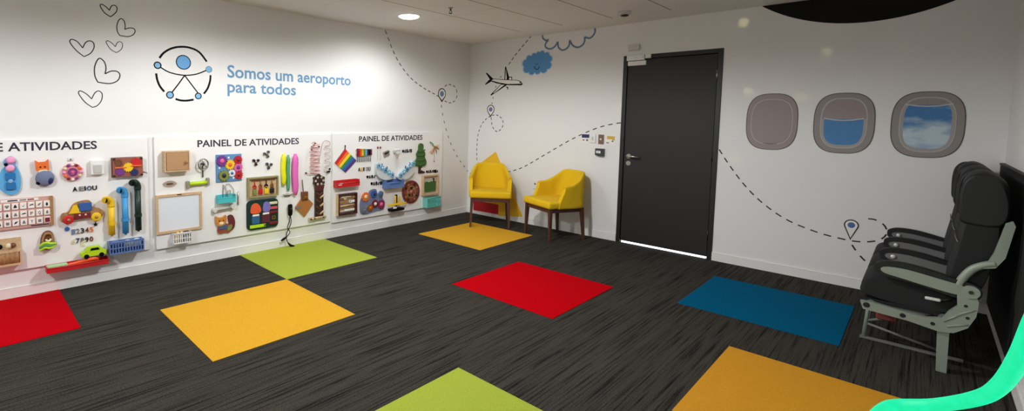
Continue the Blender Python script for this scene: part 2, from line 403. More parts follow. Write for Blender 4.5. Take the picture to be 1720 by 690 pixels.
# ------------------------------------------------------------------ ceiling fittings
glow = mat('downlight_glow', (255, 250, 240), emit=14)
def downlight(x, y, label):
    t = T('ceiling_downlight', label, 'ceiling light', Matrix.Translation((x, y, HC)), 'recessed ceiling downlights')
    P('trim_ring', G().ring(ell(0, 0, .125), ell(0, 0, .108), -.006, 0), 'white', t)
    P('diffuser', G().lathe([(.108, -.001), (.104, -.010), (.085, -.019), (.05, -.025), (.015, -.027)], 32), glow, t)
    return t
downlight(.787, -1.984, 'bright round downlight in ceiling above the right activity panel')
sp = T('sprinkler', 'small metal fire sprinkler head hanging from ceiling beside downlight', 'sprinkler', Matrix.Translation((1.37, -1.968, HC)))
P('escutcheon', G().lathe([(.028, 0), (.024, -.006), (.010, -.010)]), 'metal', sp)
P('sprinkler_body', G().cyl(0, 0, -.03, -.008, .008, n=12).tube([(.008, 0, -.03), (.016, 0, -.04), (.006, 0, -.054)], .003, 6).tube([(-.008, 0, -.03), (-.016, 0, -.04), (-.006, 0, -.054)], .003, 6), 'dmetal', sp)
P('deflector', G().cyl(0, 0, -.058, -.054, .017, n=14), 'dmetal', sp)
sd = T('smoke_detector', 'round white smoke detector on ceiling near the dark door', 'smoke detector', Matrix.Translation((2.50, -.62, HC)))
P('detector_base', G().lathe([(.062, 0), (.062, -.012), (.055, -.02), (.052, -.03)]), 'offw', sd)
P('sensor_cap', G().lathe([(.036, -.03), (.034, -.04), (.015, -.046)]), 'dmetal', sd)

# ------------------------------------------------------------------ wall murals
def heart(name, label, pts, w):
    c = [pa(q[0]/3.45+100, q[1]/3.45) for q in pts]
    cu = sum(q[0] for q in c)/len(c); cv = sum(q[1] for q in c)/len(c)
    p = [Vector((a-cu, b-cv, 0)) for a, b in c]
    n = len(p)
    # first point is the cleft, the middle of the list the tip: split there so both stay sharp
    k = [i for i, q in enumerate(pts) if len(q) == 3]
    A_ = smooth_path(p[:k[0]+1], 6)[:-1] if k else []
    B_ = smooth_path(p[k[0]:]+[p[0]], 6)
    pp = A_+B_
    g = ribbon(G(), [(q.x, q.y) for q in pp], w, 0, .001)
    return tag(P(name, g, 'line', None, M4=FA(cu, cv)), label, 'heart decal', 'outline hearts on the left wall')
def hp(cl, right, tip, left): return [cl]+right+[tip+(1,)]+left
def h3(pts): return [(p[0], p[1], 1) if len(p) == 3 else p for p in pts]
def mkheart(label, cleft, right, tip, left, w=.0075):
    pts = [cleft]+right+[tip+(1,)]+left
    heart('heart_decal', label, pts, w)
mkheart('small black outline heart highest on the left wall', (289, 60), [(300, 36), (318, 31), (332, 42), (330, 66), (314, 84)], (295, 97), [(262, 75), (240, 45), (236, 28), (248, 26), (272, 42)])
mkheart('tilted outline heart second from top on the left wall', (378, 170), [(405, 162), (430, 166), (438, 182), (425, 202), (395, 212)], (350, 206), [(336, 185), (332, 150), (343, 118), (358, 108), (374, 122), (380, 150)])
mkheart('wide outline heart at far left beside a smaller faint heart', (134, 278), [(150, 248), (172, 237), (195, 246), (200, 275), (180, 308)], (142, 328), [(100, 295), (66, 255), (60, 235), (75, 228), (105, 243)])
mkheart('small grey outline heart beside the wider heart', (323, 271), [(333, 250), (348, 241), (364, 252), (362, 278), (347, 295)], (328, 305), [(296, 285), (274, 254), (271, 240), (282, 237), (305, 251)], .0055)
mkheart('large tilted outline heart with thickest black line', (263, 428), [(300, 412), (335, 415), (350, 436), (335, 468), (290, 484)], (222, 476), [(205, 440), (203, 390), (218, 350), (236, 338), (260, 360), (269, 395)], .009)
mkheart('lowest outline heart on the left wall', (186, 573), [(205, 538), (228, 527), (247, 545), (242, 583), (218, 612)], (190, 622), [(148, 592), (115, 550), (111, 532), (124, 527), (158, 546)])
# logo: round figure
cu, cv = pa(308, 124)
lg = T('wall_emblem', 'black and blue emblem of round figure inside a broken circle', 'wall emblem', FA(cu, cv))
def lp(x, y): a, b = pa(x/3.45+100, y/3.45); return a-cu, b-cv
def strk(pts, w, name='stroke'):
    P(name, ribbon(G(), [(q.x, q.y) for q in smooth_path([(*lp(*p), 0) for p in pts], 8)], w, 0, .001), 'black', lg)
for i, pts in enumerate(([(579, 336), (605, 305), (650, 280), (705, 271), (760, 278), (810, 303), (853, 357)], [(560, 425), (566, 462), (582, 500), (607, 531)], [(672, 573), (700, 581), (735, 583), (777, 577)], [(875, 435), (872, 470), (858, 512), (836, 543)])):
    strk(pts, .018, 'circle_arc')
strk([(585, 390), (640, 420), (720, 436), (790, 430), (850, 408)], .011, 'arm_line'); strk([(724, 438), (690, 485), (653, 533)], .011, 'leg_line'); strk([(726, 438), (765, 490), (803, 540)], .011, 'leg_line')
for (x, y, r, nm, rw) in ((718, 361, .066, 'head_dot', .008), (568, 378, .0325, 'hand_dot', .010), (865, 402, .030, 'hand_dot', .003), (640, 550, .033, 'foot_dot', .009), (804, 556, .031, 'foot_dot', .009)):
    a, b = lp(x, y); q = P(nm, G().cyl(a, b, 0, .0012, r-rw*.5, n=40), 'skyd' if nm == 'head_dot' else 'sky', lg)
    P('dot_outline', G().ring(ell(a, b, r, n=40), ell(a, b, r-rw, n=40), .0008, .0018), 'black', q)
# slogan
def wtext(body, px0, py0, px1, pyt, name, label, m, off=.012, capw=None):
    u0_, v0_ = pa(px0, py0); u1_, _ = pa(px1, py0); vt = pa(px0, pyt)[1]
    me = text(body, u1_-u0_, (vt-v0_)*1.0, off=off)
    o = P(name, me, m, None, M4=FA(u0_, v0_)); tag(o, label, 'wall lettering')
wtext('Somos um aeroporto', 382, 129.5, 589, 108, 'wall_lettering', 'pale blue words Somos um aeroporto, upper line beside the emblem', mat('slogan_blue', (102, 148, 184), .8), .018)
wtext('para todos', 382, 154.5, 497, 134, 'wall_lettering', 'pale blue words para todos, lower line beside the emblem', mat('slogan_blue', (102, 148, 184), .8), .018)

def trail(f, F, pts, label, w=.011, on_=.05, off=.04, m='line'):
    c = [f(*p) for p in pts]; cu, cv = c[0]
    g = dashes(G(), [(a-cu, b-cv) for a, b in c], w, on_, off, 0, .001)
    return tag(P('dashed_trail', g, m, None, M4=F(cu, cv)), label, 'dashed line decal', 'dashed flight path lines')
trail(pa, FA, [(647, 51), (652, 64), (660, 85), (672, 108), (690, 131), (712, 148), (735, 161), (752, 172), (763, 170), (768, 158), (763, 145), (752, 142), (745, 148)], 'dashed line from ceiling curling round the pin on left wall')
trail(pa, FA, [(741, 176), (744, 195), (750, 220), (758, 243), (770, 266), (786, 288)], 'dashed line running down from the pin on left wall to corner', on_=.04, off=.075)
trail(pb, FB, [(789.5, 291), (805, 294), (830, 293), (856, 288), (880, 280), (920, 257), (960, 234), (1000, 216), (1030, 208), (1046, 206)], 'dashed line rising from behind corner armchair to the door', on_=.052, off=.045)
trail(pb, FB, [(893, 60), (880, 75), (866, 92), (852, 112)], 'straight dashed line from ceiling down to the airplane', on_=.045, off=.03)
trail(pb, FB, [(842, 128), (836, 135), (832, 149), (829, 160), (826, 176)], 'few small dashes from the airplane to the upper pin', .010, .025, .055)
trail(pb, FB, [(825, 197), (827, 212), (835, 221), (844, 213), (844, 201), (834, 193), (822, 196), (811, 206), (804, 222), (801, 245), (801, 270)], 'dashed line looping below upper pin down behind corner armchair', on_=.038, off=.032)
trail(pb, FB, [(1208, 251), (1225, 277), (1250, 310), (1280, 340), (1320, 368), (1370, 389), (1410, 400), (1440, 405.5), (1468, 405), (1484, 399), (1490, 388), (1482, 375), (1464, 367.5), (1444, 369)], 'dashed line descending from the door and looping round lowest pin', .011, .052, .042)
trail(pb, FB, [(1431, 411), (1440, 424), (1452, 437), (1466, 450)], 'short dashed line from lowest pin down behind airline seats', .012, .05, .05)
def pin(f, F, tip, top, hw, label, dotm='steel_b'):
    u, v = f(*tip); vt = f(*top)[1]; h = vt-v; r = f(top[0]+hw, (tip[1]+top[1])/2)[0]-f(top[0]-hw, (tip[1]+top[1])/2)[0]; r = r/2
    cy = h-r
    t = T('location_pin', label, 'map pin decal', F(u, v), 'map pins of the flight path')
    def pp(k):
        a0 = math.asin(max(-1, min(1, r/cy)))*.9; o = [(0, (1-k)*r*2.2)]
        for i in range(25):
            a = -a0+(PI+2*a0)*i/24; o.append((k*r*cos(a), cy+k*r*sin(a)))
        return o
    P('pin_face', G().prism(pp(.9), 0, .0014), 'white_paper', t); P('pin_outline', G().ring(pp(1.0), pp(.82), 0, .0018), 'steel_b' if dotm == 'steel_b' and r < .05 else 'line', t)
    P('pin_dot', G().cyl(0, cy, .0014, .002, r*.5, n=24), dotm, t)
pin(pa, FA, (742, 172), (743, 148), 6.5, 'small grey pin decal with dark dot on left wall')
pin(pb, FB, (824, 197), (825, 176), 6.2, 'white pin decal with grey dot under the airplane')
pin(pb, FB, (1428, 403), (1434, 369), 13, 'largest white pin decal with blue dot beside the airline seats', mat('pin_blue', (78, 106, 160), .7))
# airplane picture
def cp(x, y): return x/6.272+800, y/6.272+60
ou, ov = pb(*cp(300, 470))
ap = T('airplane_decal', 'black and white airplane picture on back wall near blue cloud', 'airplane decal', FB(ou, ov))
def poly(pts, z0, z1, m, name):
    P(name, G().prism([(a-ou, b-ov) for a, b in (pb(*cp(*p)) for p in pts)], z0, z1), m, ap)
poly([(100, 392), (116, 392), (192, 466), (150, 470)], 0, .001, 'black', 'tail_fin')
poly([(150, 462), (137, 462), (92, 510), (98, 517), (165, 478)], 0, .001, 'black', 'tailplane')
poly([(296, 462), (303, 330), (312, 322), (345, 432), (378, 432), (378, 470)], 0, .001, 'black', 'wing')
poly([(306, 460), (312, 350), (322, 440), (318, 462)], .001, .0014, 'white_paper', 'wing_highlight')
poly([(348, 440), (371, 440), (371, 466), (345, 462)], .001, .0014, 'white_paper', 'engine')
poly([(262, 508), (148, 622), (158, 630), (335, 512)], 0, .001, 'black', 'wing')
poly([(262, 516), (178, 605), (190, 602), (298, 516)], .001, .0014, 'white_paper', 'wing_highlight')
poly([(305, 535), (335, 540), (337, 560), (328, 570), (326, 550)], 0, .001, 'black', 'engine')
poly([(140, 468), (180, 452), (300, 460), (430, 466), (468, 478), (490, 508), (478, 522), (330, 520), (215, 502), (165, 484)], .0012, .0016, 'black', 'fuselage_outline')
poly([(160, 470), (184, 458), (300, 466), (425, 471), (460, 482), (476, 505), (330, 508), (235, 492)], .0016, .002, 'white_paper', 'fuselage')
poly([(455, 488), (472, 484), (476, 494), (460, 500)], .002, .0024, 'black', 'cockpit_window')
# clouds
def blob(pts): return [(q.x, q.y) for q in smooth_path([(a, b, 0) for a, b in pts], 5, True)]
cx_, cz_ = pb(904, 106)
cl = T('cloud_decal', 'solid blue cloud with small smiling face on back wall', 'cloud decal', FB(cx_, cz_))
def bumps(P0, f=1.5):
    out = []; n = len(P0)
    for i in range(n):
        a = Vector(P0[i]); b = Vector(P0[(i+1) % n]); m = (a+b)/2; d = b-a; nn = Vector((d.y, -d.x))
        for k in range(7):
            th = PI*k/7; out.append(tuple(m-d/2*cos(th)+nn*.42*f/1.5*sin(th)))
    return out
cpts = [(880, 112), (884, 100), (893, 95), (901, 91), (907, 88), (915, 90), (923, 93), (924, 104), (919, 116), (908, 119), (898, 121), (888, 121)]
def cpoly(sc): return [((a-cx_)*sc, (b-cz_)*sc) for a, b in (pb(*p) for p in cpts)][::-1]
P('cloud_border', G().prism(bumps(cpoly(1.06)), 0, .0008), mat('pale_blue_border', (190, 208, 222), .7), cl)
P('cloud_body', G().prism(bumps(cpoly(.98)), 0, .0014), mat('cloud_blue', (88, 150, 206), .7), cl)
def fp(x, y): a, b = pb(*cp(x, y)); return a-cx_, b-cz_
P('smile', ribbon(G(), [(q.x, q.y) for q in smooth_path([(*fp(*p), 0) for p in ((613, 322), (622, 345), (640, 355), (658, 343), (664, 320))], 6)], .012, .0014, .002), 'navy', cl)
P('eye', G().cyl(*fp(627, 300), .0014, .002, .007, n=12), 'navy', cl); P('eye', G().cyl(*fp(648, 298), .0014, .002, .007, n=12), 'navy', cl)
seq = [[(911.5, 56), (912, 64), (917, 68), (921, 69)], [(921, 65.5), (916, 75), (918, 80.5), (925, 82), (932, 78), (937, 70)], [(937, 70), (938, 79), (944, 84), (951, 82), (956, 76), (957, 67.5)], [(957, 67.5), (962, 76), (970, 79.5), (978, 76), (982, 69), (982, 62)], [(982, 62), (990, 64), (996, 60), (999.5, 53), (999, 46.2)]]
ou2, ov2 = pb(950, 60); g = G()
for q in seq: ribbon(g, [(v.x, v.y) for v in smooth_path([(pb(*p)[0]-ou2, min(HC-.001, pb(*p)[1])-ov2, 0) for p in q], 6)], .022, 0, .001)
tag(P('cloud_decal', g, 'steel_b', None, M4=FB(ou2, ov2)), 'slate blue cloud outline running up into the ceiling', 'cloud decal')
# large black disc cut by the ceiling
Rb, bx_, bz_ = 1.215, 4.24, 3.46
ah = math.acos((bz_-HC)/Rb)
pts = [(Rb*sin(-ah+2*ah*k/40), bz_-Rb*cos(-ah+2*ah*k/40)-2.3) for k in range(41)]
pts = [(min(p[0], XR-bx_-.001), min(p[1], HC-2.3-.0005)) for p in pts]
tag(P('round_decal', G().prism(pts, 0, .002), mat('matt_black_vinyl', (4, 4, 4), .95), None, M4=FB(bx_, 2.3)), 'large black disc segment on wall against ceiling above airplane windows', 'wall decal')
# airplane cabin windows
skym = mat('printed_sky', (60, 120, 180), .7)
def build_sky():
    nt = skym.node_tree; b = nt.nodes['Principled BSDF']; L = nt.links.new
    tc = nt.nodes.new('ShaderNodeTexCoord'); mp = nt.nodes.new('ShaderNodeMapping'); mp.inputs['Scale'].default_value = (5, 11, 1); mp.inputs['Rotation'].default_value = (0, 0, -.25); mp.inputs['Location'].default_value = (1.3, .2, 0)
    n = nt.nodes.new('ShaderNodeTexNoise'); n.inputs['Scale'].default_value = 1; n.inputs['Detail'].default_value = 4
    sp_ = nt.nodes.new('ShaderNodeSeparateXYZ'); L(tc.outputs['Object'], sp_.inputs[0])
    mr = nt.nodes.new('ShaderNodeMapRange'); mr.inputs[1].default_value = .14; mr.inputs[2].default_value = -.1; mr.inputs[3].default_value = -.22; mr.inputs[4].default_value = .20; L(sp_.outputs[1], mr.inputs[0])
    ad = nt.nodes.new('ShaderNodeMath'); L(n.outputs['Fac'], ad.inputs[0]); L(mr.outputs[0], ad.inputs[1])
    r = nt.nodes.new('ShaderNodeValToRGB'); e = r.color_ramp.elements; e[0].position = .40; e[0].color = lin((66, 122, 178))+(1,); e[1].position = .72; e[1].color = lin((190, 208, 216))+(1,)
    L(tc.outputs['Object'], mp.inputs[0]); L(mp.outputs[0], n.inputs['Vector']); L(ad.outputs[0], r.inputs[0]); L(r.outputs[0], b.inputs['Base Color'])
build_sky()
skym2 = mat('printed_blue_sky', (76, 130, 182), .7, var=.12, vscale=14)
def sup(w, h, n=44, e=2.9, cy=0, lo=-2, hi=2):
    o = []
    for k in range(n):
        a = 2*PI*k/n; c, s_ = cos(a), sin(a)
        o.append((w/2*math.copysign(abs(c)**(2/e), c), max(lo, min(hi, cy+h/2*math.copysign(abs(s_)**(2/e), s_)))))
    return o
rim = mat('window_rim_print', (146, 139, 134), .7); rim2 = mat('window_inner_print', (162, 158, 156), .7); shade = mat('window_shade_print', (150, 138, 136), .7); edge = mat('window_line_print', (196, 196, 196), .7); edark = mat('window_dark_print', (84, 80, 78), .7)
for i, (x, lab) in enumerate(((3.64, 'leftmost airplane window decal with its shade fully closed'), (4.14, 'middle airplane window decal with shade half down over blue sky'), (4.627, 'rightmost airplane window decal showing blue sky and white clouds'))):
    z = (1.410, 1.405, 1.402)[i]; w_, h_ = (.392, .395, .40)[i], (.525, .520, .520)[i]
    t = T('cabin_window_decal', lab, 'airplane window decal', FB(x, z), 'airplane windows on the back wall')
    P('outer_rim', G().prism(sup(w_, h_), 0, .002), rim if i else shade, t)
    P('rim_edge', G().ring(sup(w_, h_), sup(w_-.012, h_-.012), .002, .0026), edark, t)
    if i == 0:
        P('shade_line', G().ring(sup(w_*.80, h_*.80), sup(w_*.785, h_*.787), .002, .0026), edge, t)
        P('window_shade', G().prism(sup(w_*.78, h_*.78), .002, .003), shade, t)
        P('shade_grip', ribbon(G(), [(-.05, -h_*.385), (0, -h_*.395), (.05, -h_*.385)], .006, .003, .0036), edark, t)
    else:
        P('inner_frame', G().ring(sup(w_*.76, h_*.83), sup(w_*.62, h_*.70, e=3.4), .002, .003), rim2, t)
        P('shade_line', G().ring(sup(w_*.76, h_*.83), sup(w_*.745, h_*.815), .003, .0036), edge, t)
        cut = .035 if i == 1 else .155
        P('sky_print', G().prism(sup(w_*.64, h_*.72, e=3.4, hi=cut), .002, .0034), skym2 if i == 1 else skym, t)
        P('window_shade', G().prism(sup(w_*.72, h_*.79, lo=cut), .002, .0032), shade, t)
        P('shade_edge', ribbon(G(), [(-w_*.32, cut+.006), (-w_*.15, cut-.008), (0, cut-.012), (w_*.15, cut-.008), (w_*.32, cut+.006)], .008, .0034, .004), edge, t)
# kite board behind the corner chair
ku, kv = pb(833, 255)
def kp(*L_): return [(a-ku, b-kv) for a, b in (pb(*p) for p in L_)]
kt = T('wall_board', 'pointed yellow and red board on wall behind corner armchair', 'wall board', FB(ku, kv))
P('yellow_face', G().prism(kp((833, 255), (797, 282), (796, 336), (838, 343), (838, 362), (878, 363.5)), .001, .014), mat('yellow_board_paint', (240, 186, 24), .6), kt)
P('red_corner', G().prism(kp((796, 336), (796, 352.5), (838, 360), (838, 343)), .001, .014), mat('red_board_paint', (186, 14, 26), .6), kt)
# ------------------------------------------------------------------ activity panels
PANELS = ((-6.212, -4.372, .212, 1.20, 'first'), (-4.318, -2.466, .196, 1.205, 'middle'), (-2.440, -.592, .172, 1.210, 'right'))
tw = pa(502, 240, PT)[0]-pa(331.5, 240, PT)[0]
for i, (a, b, c, e, nm) in enumerate(PANELS):
    t = T('activity_panel', ('leftmost white activity panel with alphabet board, toy car and pipes', 'middle white activity panel with whiteboard, gear board and spirals', 'right white activity panel with rainbow flag and green tree')[i], 'activity panel', FA(a, c, 0), 'white activity panels on the left wall')
    P('board', G().bx(0, b-a, 0, e-c, .001, PT, .003), 'panel', t)
    u1, v1 = pa(*((163, 249.5), (502, 241.5), (709.5, 234.5))[i], PT); cap = (.066, .066, .066)[i]
    P('lettering', text('PAINEL DE ATIVIDADES', tw, cap, off=.02), 'ink', t, 'dark violet words PAINEL DE ATIVIDADES', M4=Matrix.Translation((u1-tw-a, v1-c, PT)))

def frame_of(box, d=0):
    x0, y0, x1, y1 = box; xm, ym = (x0+x1)/2, (y0+y1)/2
    ua, ub = pa(x0, ym, PT+d)[0], pa(x1, ym, PT+d)[0]; va, vb = pa(xm, y1, PT+d)[1], pa(xm, y0, PT+d)[1]
    return (ua+ub)/2, (va+vb)/2, ub-ua, vb-va
def it(name, label, cat, box, d=0, group=None):
    u, v, w_, h_ = frame_of(box, d)
    return T(name, label, cat, FA(u, v, PT+.0005), group), w_, h_
def solo(name, label, cat, box, m, fn, d=0, group=None):
    u, v, w_, h_ = frame_of(box, d); g = G(); fn(g, w_, h_)
    return tag(P(name, g, m, None, M4=FA(u, v, PT)), label, cat, group)
RX = Matrix.Rotation(-PI/2, 4, 'X')   # local z axis -> up the wall
def upz(x, y, z): return Matrix(((1, 0, 0, x), (0, 0, 1, y), (0, -1, 0, z), (0, 0, 0, 1)))   # build z along wall up

# ---- first panel
t, w_, h_ = it('felt_mouse', 'blue felt mouse figure with pink ears cut by left edge', 'felt toy', (-4, 262, 35, 327))
P('body', G().prism(blob([(0, -h_*.5), (w_*.38, -h_*.42), (w_*.49, -h_*.15), (w_*.40, h_*.12), (w_*.22, h_*.27), (-w_*.15, h_*.25), (-w_*.42, h_*.05), (-w_*.48, -h_*.3)]), 0, .018), 'sky_felt', t)
P('head', G().prism(blob([(.0, h_*.18), (w_*.26, h_*.24), (w_*.28, h_*.42), (w_*.1, h_*.5), (-w_*.12, h_*.44), (-w_*.25, h_*.32)]), .002, .024), mat('grey_blue_felt', (126, 158, 204), .9), t)
for (x, y) in ((.08, .40), (.04, .19)): P('ear', G().lathe([(.028, .018), (.026, .032), (.010, .036)], c=(w_*x, h_*y)), 'lpink', t)
P('nose', G().ball((-w_*.14, h_*.29, .026), .013), 'black', t)
for y in (-.02, -.27):
    pk = P('pocket', G().box(w_*.03, h_*y, .024, w_*.42, h_*.19, .012, .004), 'blue' if 0 else mat('mid_blue_felt', (36, 112, 172), .9), t)
P('button', G().lathe([(.016, .018), (.016, .032), (.008, .036)], c=(w_*.03, -h_*.145)), 'sky', t)

t, w_, h_ = it('fox_toy', 'small toy with orange fox head over blue grey globe body', 'toy', (57, 267, 91, 312))
P('globe_body', G().ball((0, -h_*.20, .028), (w_*.48, h_*.30, .0275), 20), 'mgrey', t)
P('dark_patch', G().ball((w_*.20, -h_*.26, .030), (w_*.24, h_*.20, .024)), 'navy', t); P('paw', G().ball((-w_*.32, -h_*.36, .03), .017), 'black', t)
hd = P('head', G().prism([(-w_*.42, h_*.10), (-w_*.45, h_*.48), (-w_*.28, h_*.40), (w_*.05, h_*.41), (w_*.2, h_*.5), (w_*.24, h_*.12), (w_*.1, h_*.05), (-w_*.3, h_*.05)], .012, .034), 'orange', t)
P('muzzle', G().prism(blob([(-w_*.28, h_*.10), (w_*.10, h_*.12), (w_*.12, h_*.02), (-w_*.08, -h_*.03), (-w_*.26, h_*.0)]), .012, .037), 'cream', hd)
for x in (-.2, .02): P('eye', G().ball((w_*x, h_*.22, .034), .006), 'black', hd)

t, w_, h_ = it('dial_toy', 'round pink dial ringed with small coloured knobs', 'toy', (103, 273, 139, 304))
P('disc', G().prism(gearpts(0, 0, w_*.5, 12, .07), 0, .016), mat('coral_pink', (232, 138, 142), .5), t)
for k in range(12): P('knob', G().lathe([(.0125, .016), (.0115, .022), (.005, .025)], n=14, c=(w_*.39*cos(k*PI/6), h_*.40*sin(k*PI/6))), ['lpink', 'orange', 'dred', 'white', 'purple', 'cream'][k % 6], t)
P('inner_ring', G().ring(ell(0, 0, w_*.23), ell(0, 0, w_*.15), .016, .026), 'purple', t); P('center_knob', G().lathe([(w_*.10, .016), (w_*.09, .03), (w_*.04, .034)]), 'pink', t)
t, w_, h_ = it('wall_hook', 'tiny white hook above the pink dial', 'hook', (113, 263, 123, 271))
P('hook_plate', G().box(0, 0, .004, w_*.9, h_*.8, .008, .002), 'white', t); P('hook_arm', G().tube([(0, .0, .006), (0, -.006, .02), (0, .004, .026)], .004, 6), 'grey', t)

t, w_, h_ = it('light_switch', 'square white rocker switch box on the first panel', 'switch', (152, 269, 175, 293), .03)
P('switch_box', G().box(0, 0, .018, w_, h_, .036, .005), 'white', t); P('rocker', G().box(0, -h_*.06, .040, w_*.58, h_*.6, .012, .003, Matrix.Rotation(.12, 4, 'X')), 'offw', t)

t, w_, h_ = it('gear_box', 'reddish wooden board of gears with yellow cog, top right of first panel', 'gear toy', (188, 264, 240, 297), .03)
P('back_board', G().box(0, 0, .006, w_, h_, .012, .002), 'plum', t)
P('cover_plate', G().bx(-w_*.49, w_*.49, -h_*.48, h_*.48, .034, .040, .002), mat('tinted_cover', (150, 88, 72), .25), t)
for sx in (-1, 1):
    for sy in (-1, 1): P('bolt', G().cyl(sx*w_*.44, sy*h_*.42, .012, .046, .010, n=12), 'dmetal', t)
P('gear', G().prism(gearpts(0, 0, .040, 14), .040, .050), 'yellow', t); P('gear', G().prism(gearpts(w_*.27, h_*.22, .042, 12), .040, .048), 'red', t); P('gear', G().prism(gearpts(-w_*.26, -h_*.2, .036, 12), .040, .048), 'purple', t); P('gear', G().prism(gearpts(w_*.2, -h_*.28, .032, 12), .040, .048), 'navy', t); P('gear', G().prism(gearpts(-w_*.3, h_*.25, .030, 12), .040, .048), 'brownwood', t)
P('pointer', G().box(-w_*.24, h_*.0, .052, w_*.36, .010, .006, .001), 'orange', t); P('pointer', G().box(w_*.26, h_*.06, .052, w_*.36, .010, .006, .001), 'orange', t)
P('crank', G().tube([(w_*.49, -h_*.3, .02), (w_*.56, -h_*.32, .03), (w_*.60, -h_*.34, .05)], .006, 8), 'metal', t)

def letter(ch, box, m, label, cat='letter', group=None):
    u, v, w_, h_ = frame_of(box)
    me = text(ch, w_, h_, ext=.004, off=.012)
    o = P('wooden_letter' if ch.isalpha() else 'wooden_number', me, m, None, M4=FA(u-w_/2, v-h_/2, PT+.0003)); return tag(o, label, cat, group)
for ch, x0, m, lab in (('A', 122, 'black', 'black letter A starting the vowel row on first panel'), ('E', 132.6, 'grey', 'grey letter E in the vowel row on first panel'), ('I', 141.5, 'dmetal', 'dark letter I in the vowel row on first panel'), ('O', 146, 'navy', 'dark blue letter O in the vowel row on first panel'), ('U', 155, 'black', 'black letter U ending the vowel row on first panel')):
    k = (x0-122)/33; letter(ch, (x0, 313.5-k*2.5, x0+(2.6 if ch == 'I' else 7.6), 321-k*2.5), m, lab, 'letter', 'vowel letters on the first panel')
for row_, y0, chars in ((0, 384.5, (('1', 'steel_b'), ('2', 'grey'), ('3', 'ink'), ('4', 'brownwood'), ('5', 'orange'))), (1, 400.5, (('6', 'cream'), ('7', 'ink'), ('8', 'grey'), ('9', 'dmetal'), ('0', 'dred')))):
    for k, (ch, m) in enumerate(chars):
        letter(ch, (120+k*7.6, y0-k*1.0, 126+k*7.6, y0+8.5-k*1.0), m, '%s coloured number %s in %s number row under wooden car' % ({'steel_b': 'slate', 'grey': 'grey', 'ink': 'dark', 'brownwood': 'brown', 'orange': 'orange', 'cream': 'cream', 'dmetal': 'charcoal', 'dred': 'dark red'}[m], ch, ('upper', 'lower')[row_]), 'number', 'number pieces on the first panel')
def star(n, r, q=.42): return [((r if k % 2 == 0 else r*q)*sin(PI*k/n), (r if k % 2 == 0 else r*q)*cos(PI*k/n)) for k in range(2*n)]
solo('star_piece', 'small black star under yellow wheel of the wooden car', 'star', (156, 372, 164.5, 381), 'black', lambda g, w, h: g.prism(star(5, w*.55), 0, .008))
solo('round_piece', 'small blue disc under red wheel of the wooden car', 'game piece', (108, 379.5, 117, 389), 'blue', lambda g, w, h: g.prism(gearpts(0, 0, w*.5, 8, .1), 0, .010))
solo('curved_piece', 'cream curved piece below the number rows', 'game piece', (135.5, 404, 144.5, 413), 'cream', lambda g, w, h: g.prism([(w*.5*cos(a), h*.5*sin(a)) for a in [PI*.25+k*.25 for k in range(19)]]+[(w*.22*cos(a), h*.22*sin(a)) for a in [PI*.25+k*.25 for k in range(18, -1, -1)]], 0, .01))

def pipe(box, elbow, m, label):
    x0, y0, x1, y1 = box; u, vb = pa((x0+x1)/2+.5, y1, PT+.035); vt = pa((x0+x1)/2-1, y0, PT+.035)[1]; ue = pa(elbow[0], elbow[1], PT+.04)[0]
    r = .0245; t = T('elbow_pipe', label, 'pipe', FA(u, vb, PT), 'coloured pipes on the first panel'); hh = vt-vb
    P('pipe', G().tube([(0, 0, .036), (0, hh-.06, .036)], r, 18), m, t)
    el = P('elbow', G().tube(smooth_path([(0, hh-.075, .036), (0, hh-.045, .036), (-.012, hh-.018, .042), (-.038, hh-.008, .058), (ue-u-.01, hh-.012, .075)], 5), r*1.13, 18), m, t)
    P('mouth', G().tube([(ue-u-.0095, hh-.012, .0697), (ue-u-.0115, hh-.012, .0707)], r*.88, 18), 'black', el, 'dark open pipe mouth')
    P('end_cap', G().tube([(0, -.012, .036), (0, .0, .036)], r*.4, 10), m, t)
    P('clip', G().ring(ell(0, 0, .029, .034, 20), ell(0, 0, .025, .030, 20), -.012, .012, upz(0, hh*.3, .036)), m, t)
pipe((182, 332, 193, 394), (178.5, 337), 'yellow', 'yellow pipe with elbow, lowest of the three pipes')
pipe((205, 316, 216.5, 391), (202.5, 318), 'lblue', 'bright blue pipe with elbow between yellow and dark green pipes')
pipe((227, 303.5, 237.5, 386), (222.5, 306), 'dgreen', 'dark green pipe with elbow, highest of the three pipes')

t, w_, h_ = it('alphabet_board', 'wooden alphabet board with rows of white picture cards at left edge', 'alphabet board', (-22, 333, 90, 384), .02)
P('back_board', G().box(0, 0, .008, w_, h_, .016, .002), mat('pinkish_wood', (206, 160, 146), .6), t)
P('end_post', G().bx(w_*.44, w_*.5, -h_*.5, h_*.5, .016, .026, .002), 'oak', t, 'tan wooden end strip')
P('title_strip', G().bx(-w_*.3, w_*.27, h_*.40, h_*.48, .016, .018), 'white_paper', t)
for i, (a, b) in enumerate(((-.2, -.05), (-.02, .08), (.1, .2))): P('title_print', G().bx(w_*a, w_*b, h_*.42, h_*.46, .018, .0185), ('ink', 'grey', 'dred')[i], t)
P('maker_print', G().bx(w_*.14, w_*.42, -h_*.47, -h_*.43, .016, .0165), 'ink', t)
cards = [['heart', 'tri', 'wave', 'bar', 'leaf', 'drop'], ['drop', 'tri', 'bar', 'P', 'Q', 'drop'], ['sq', 'leaf', 'tri', 'Y', 'sq', 'sqr']]
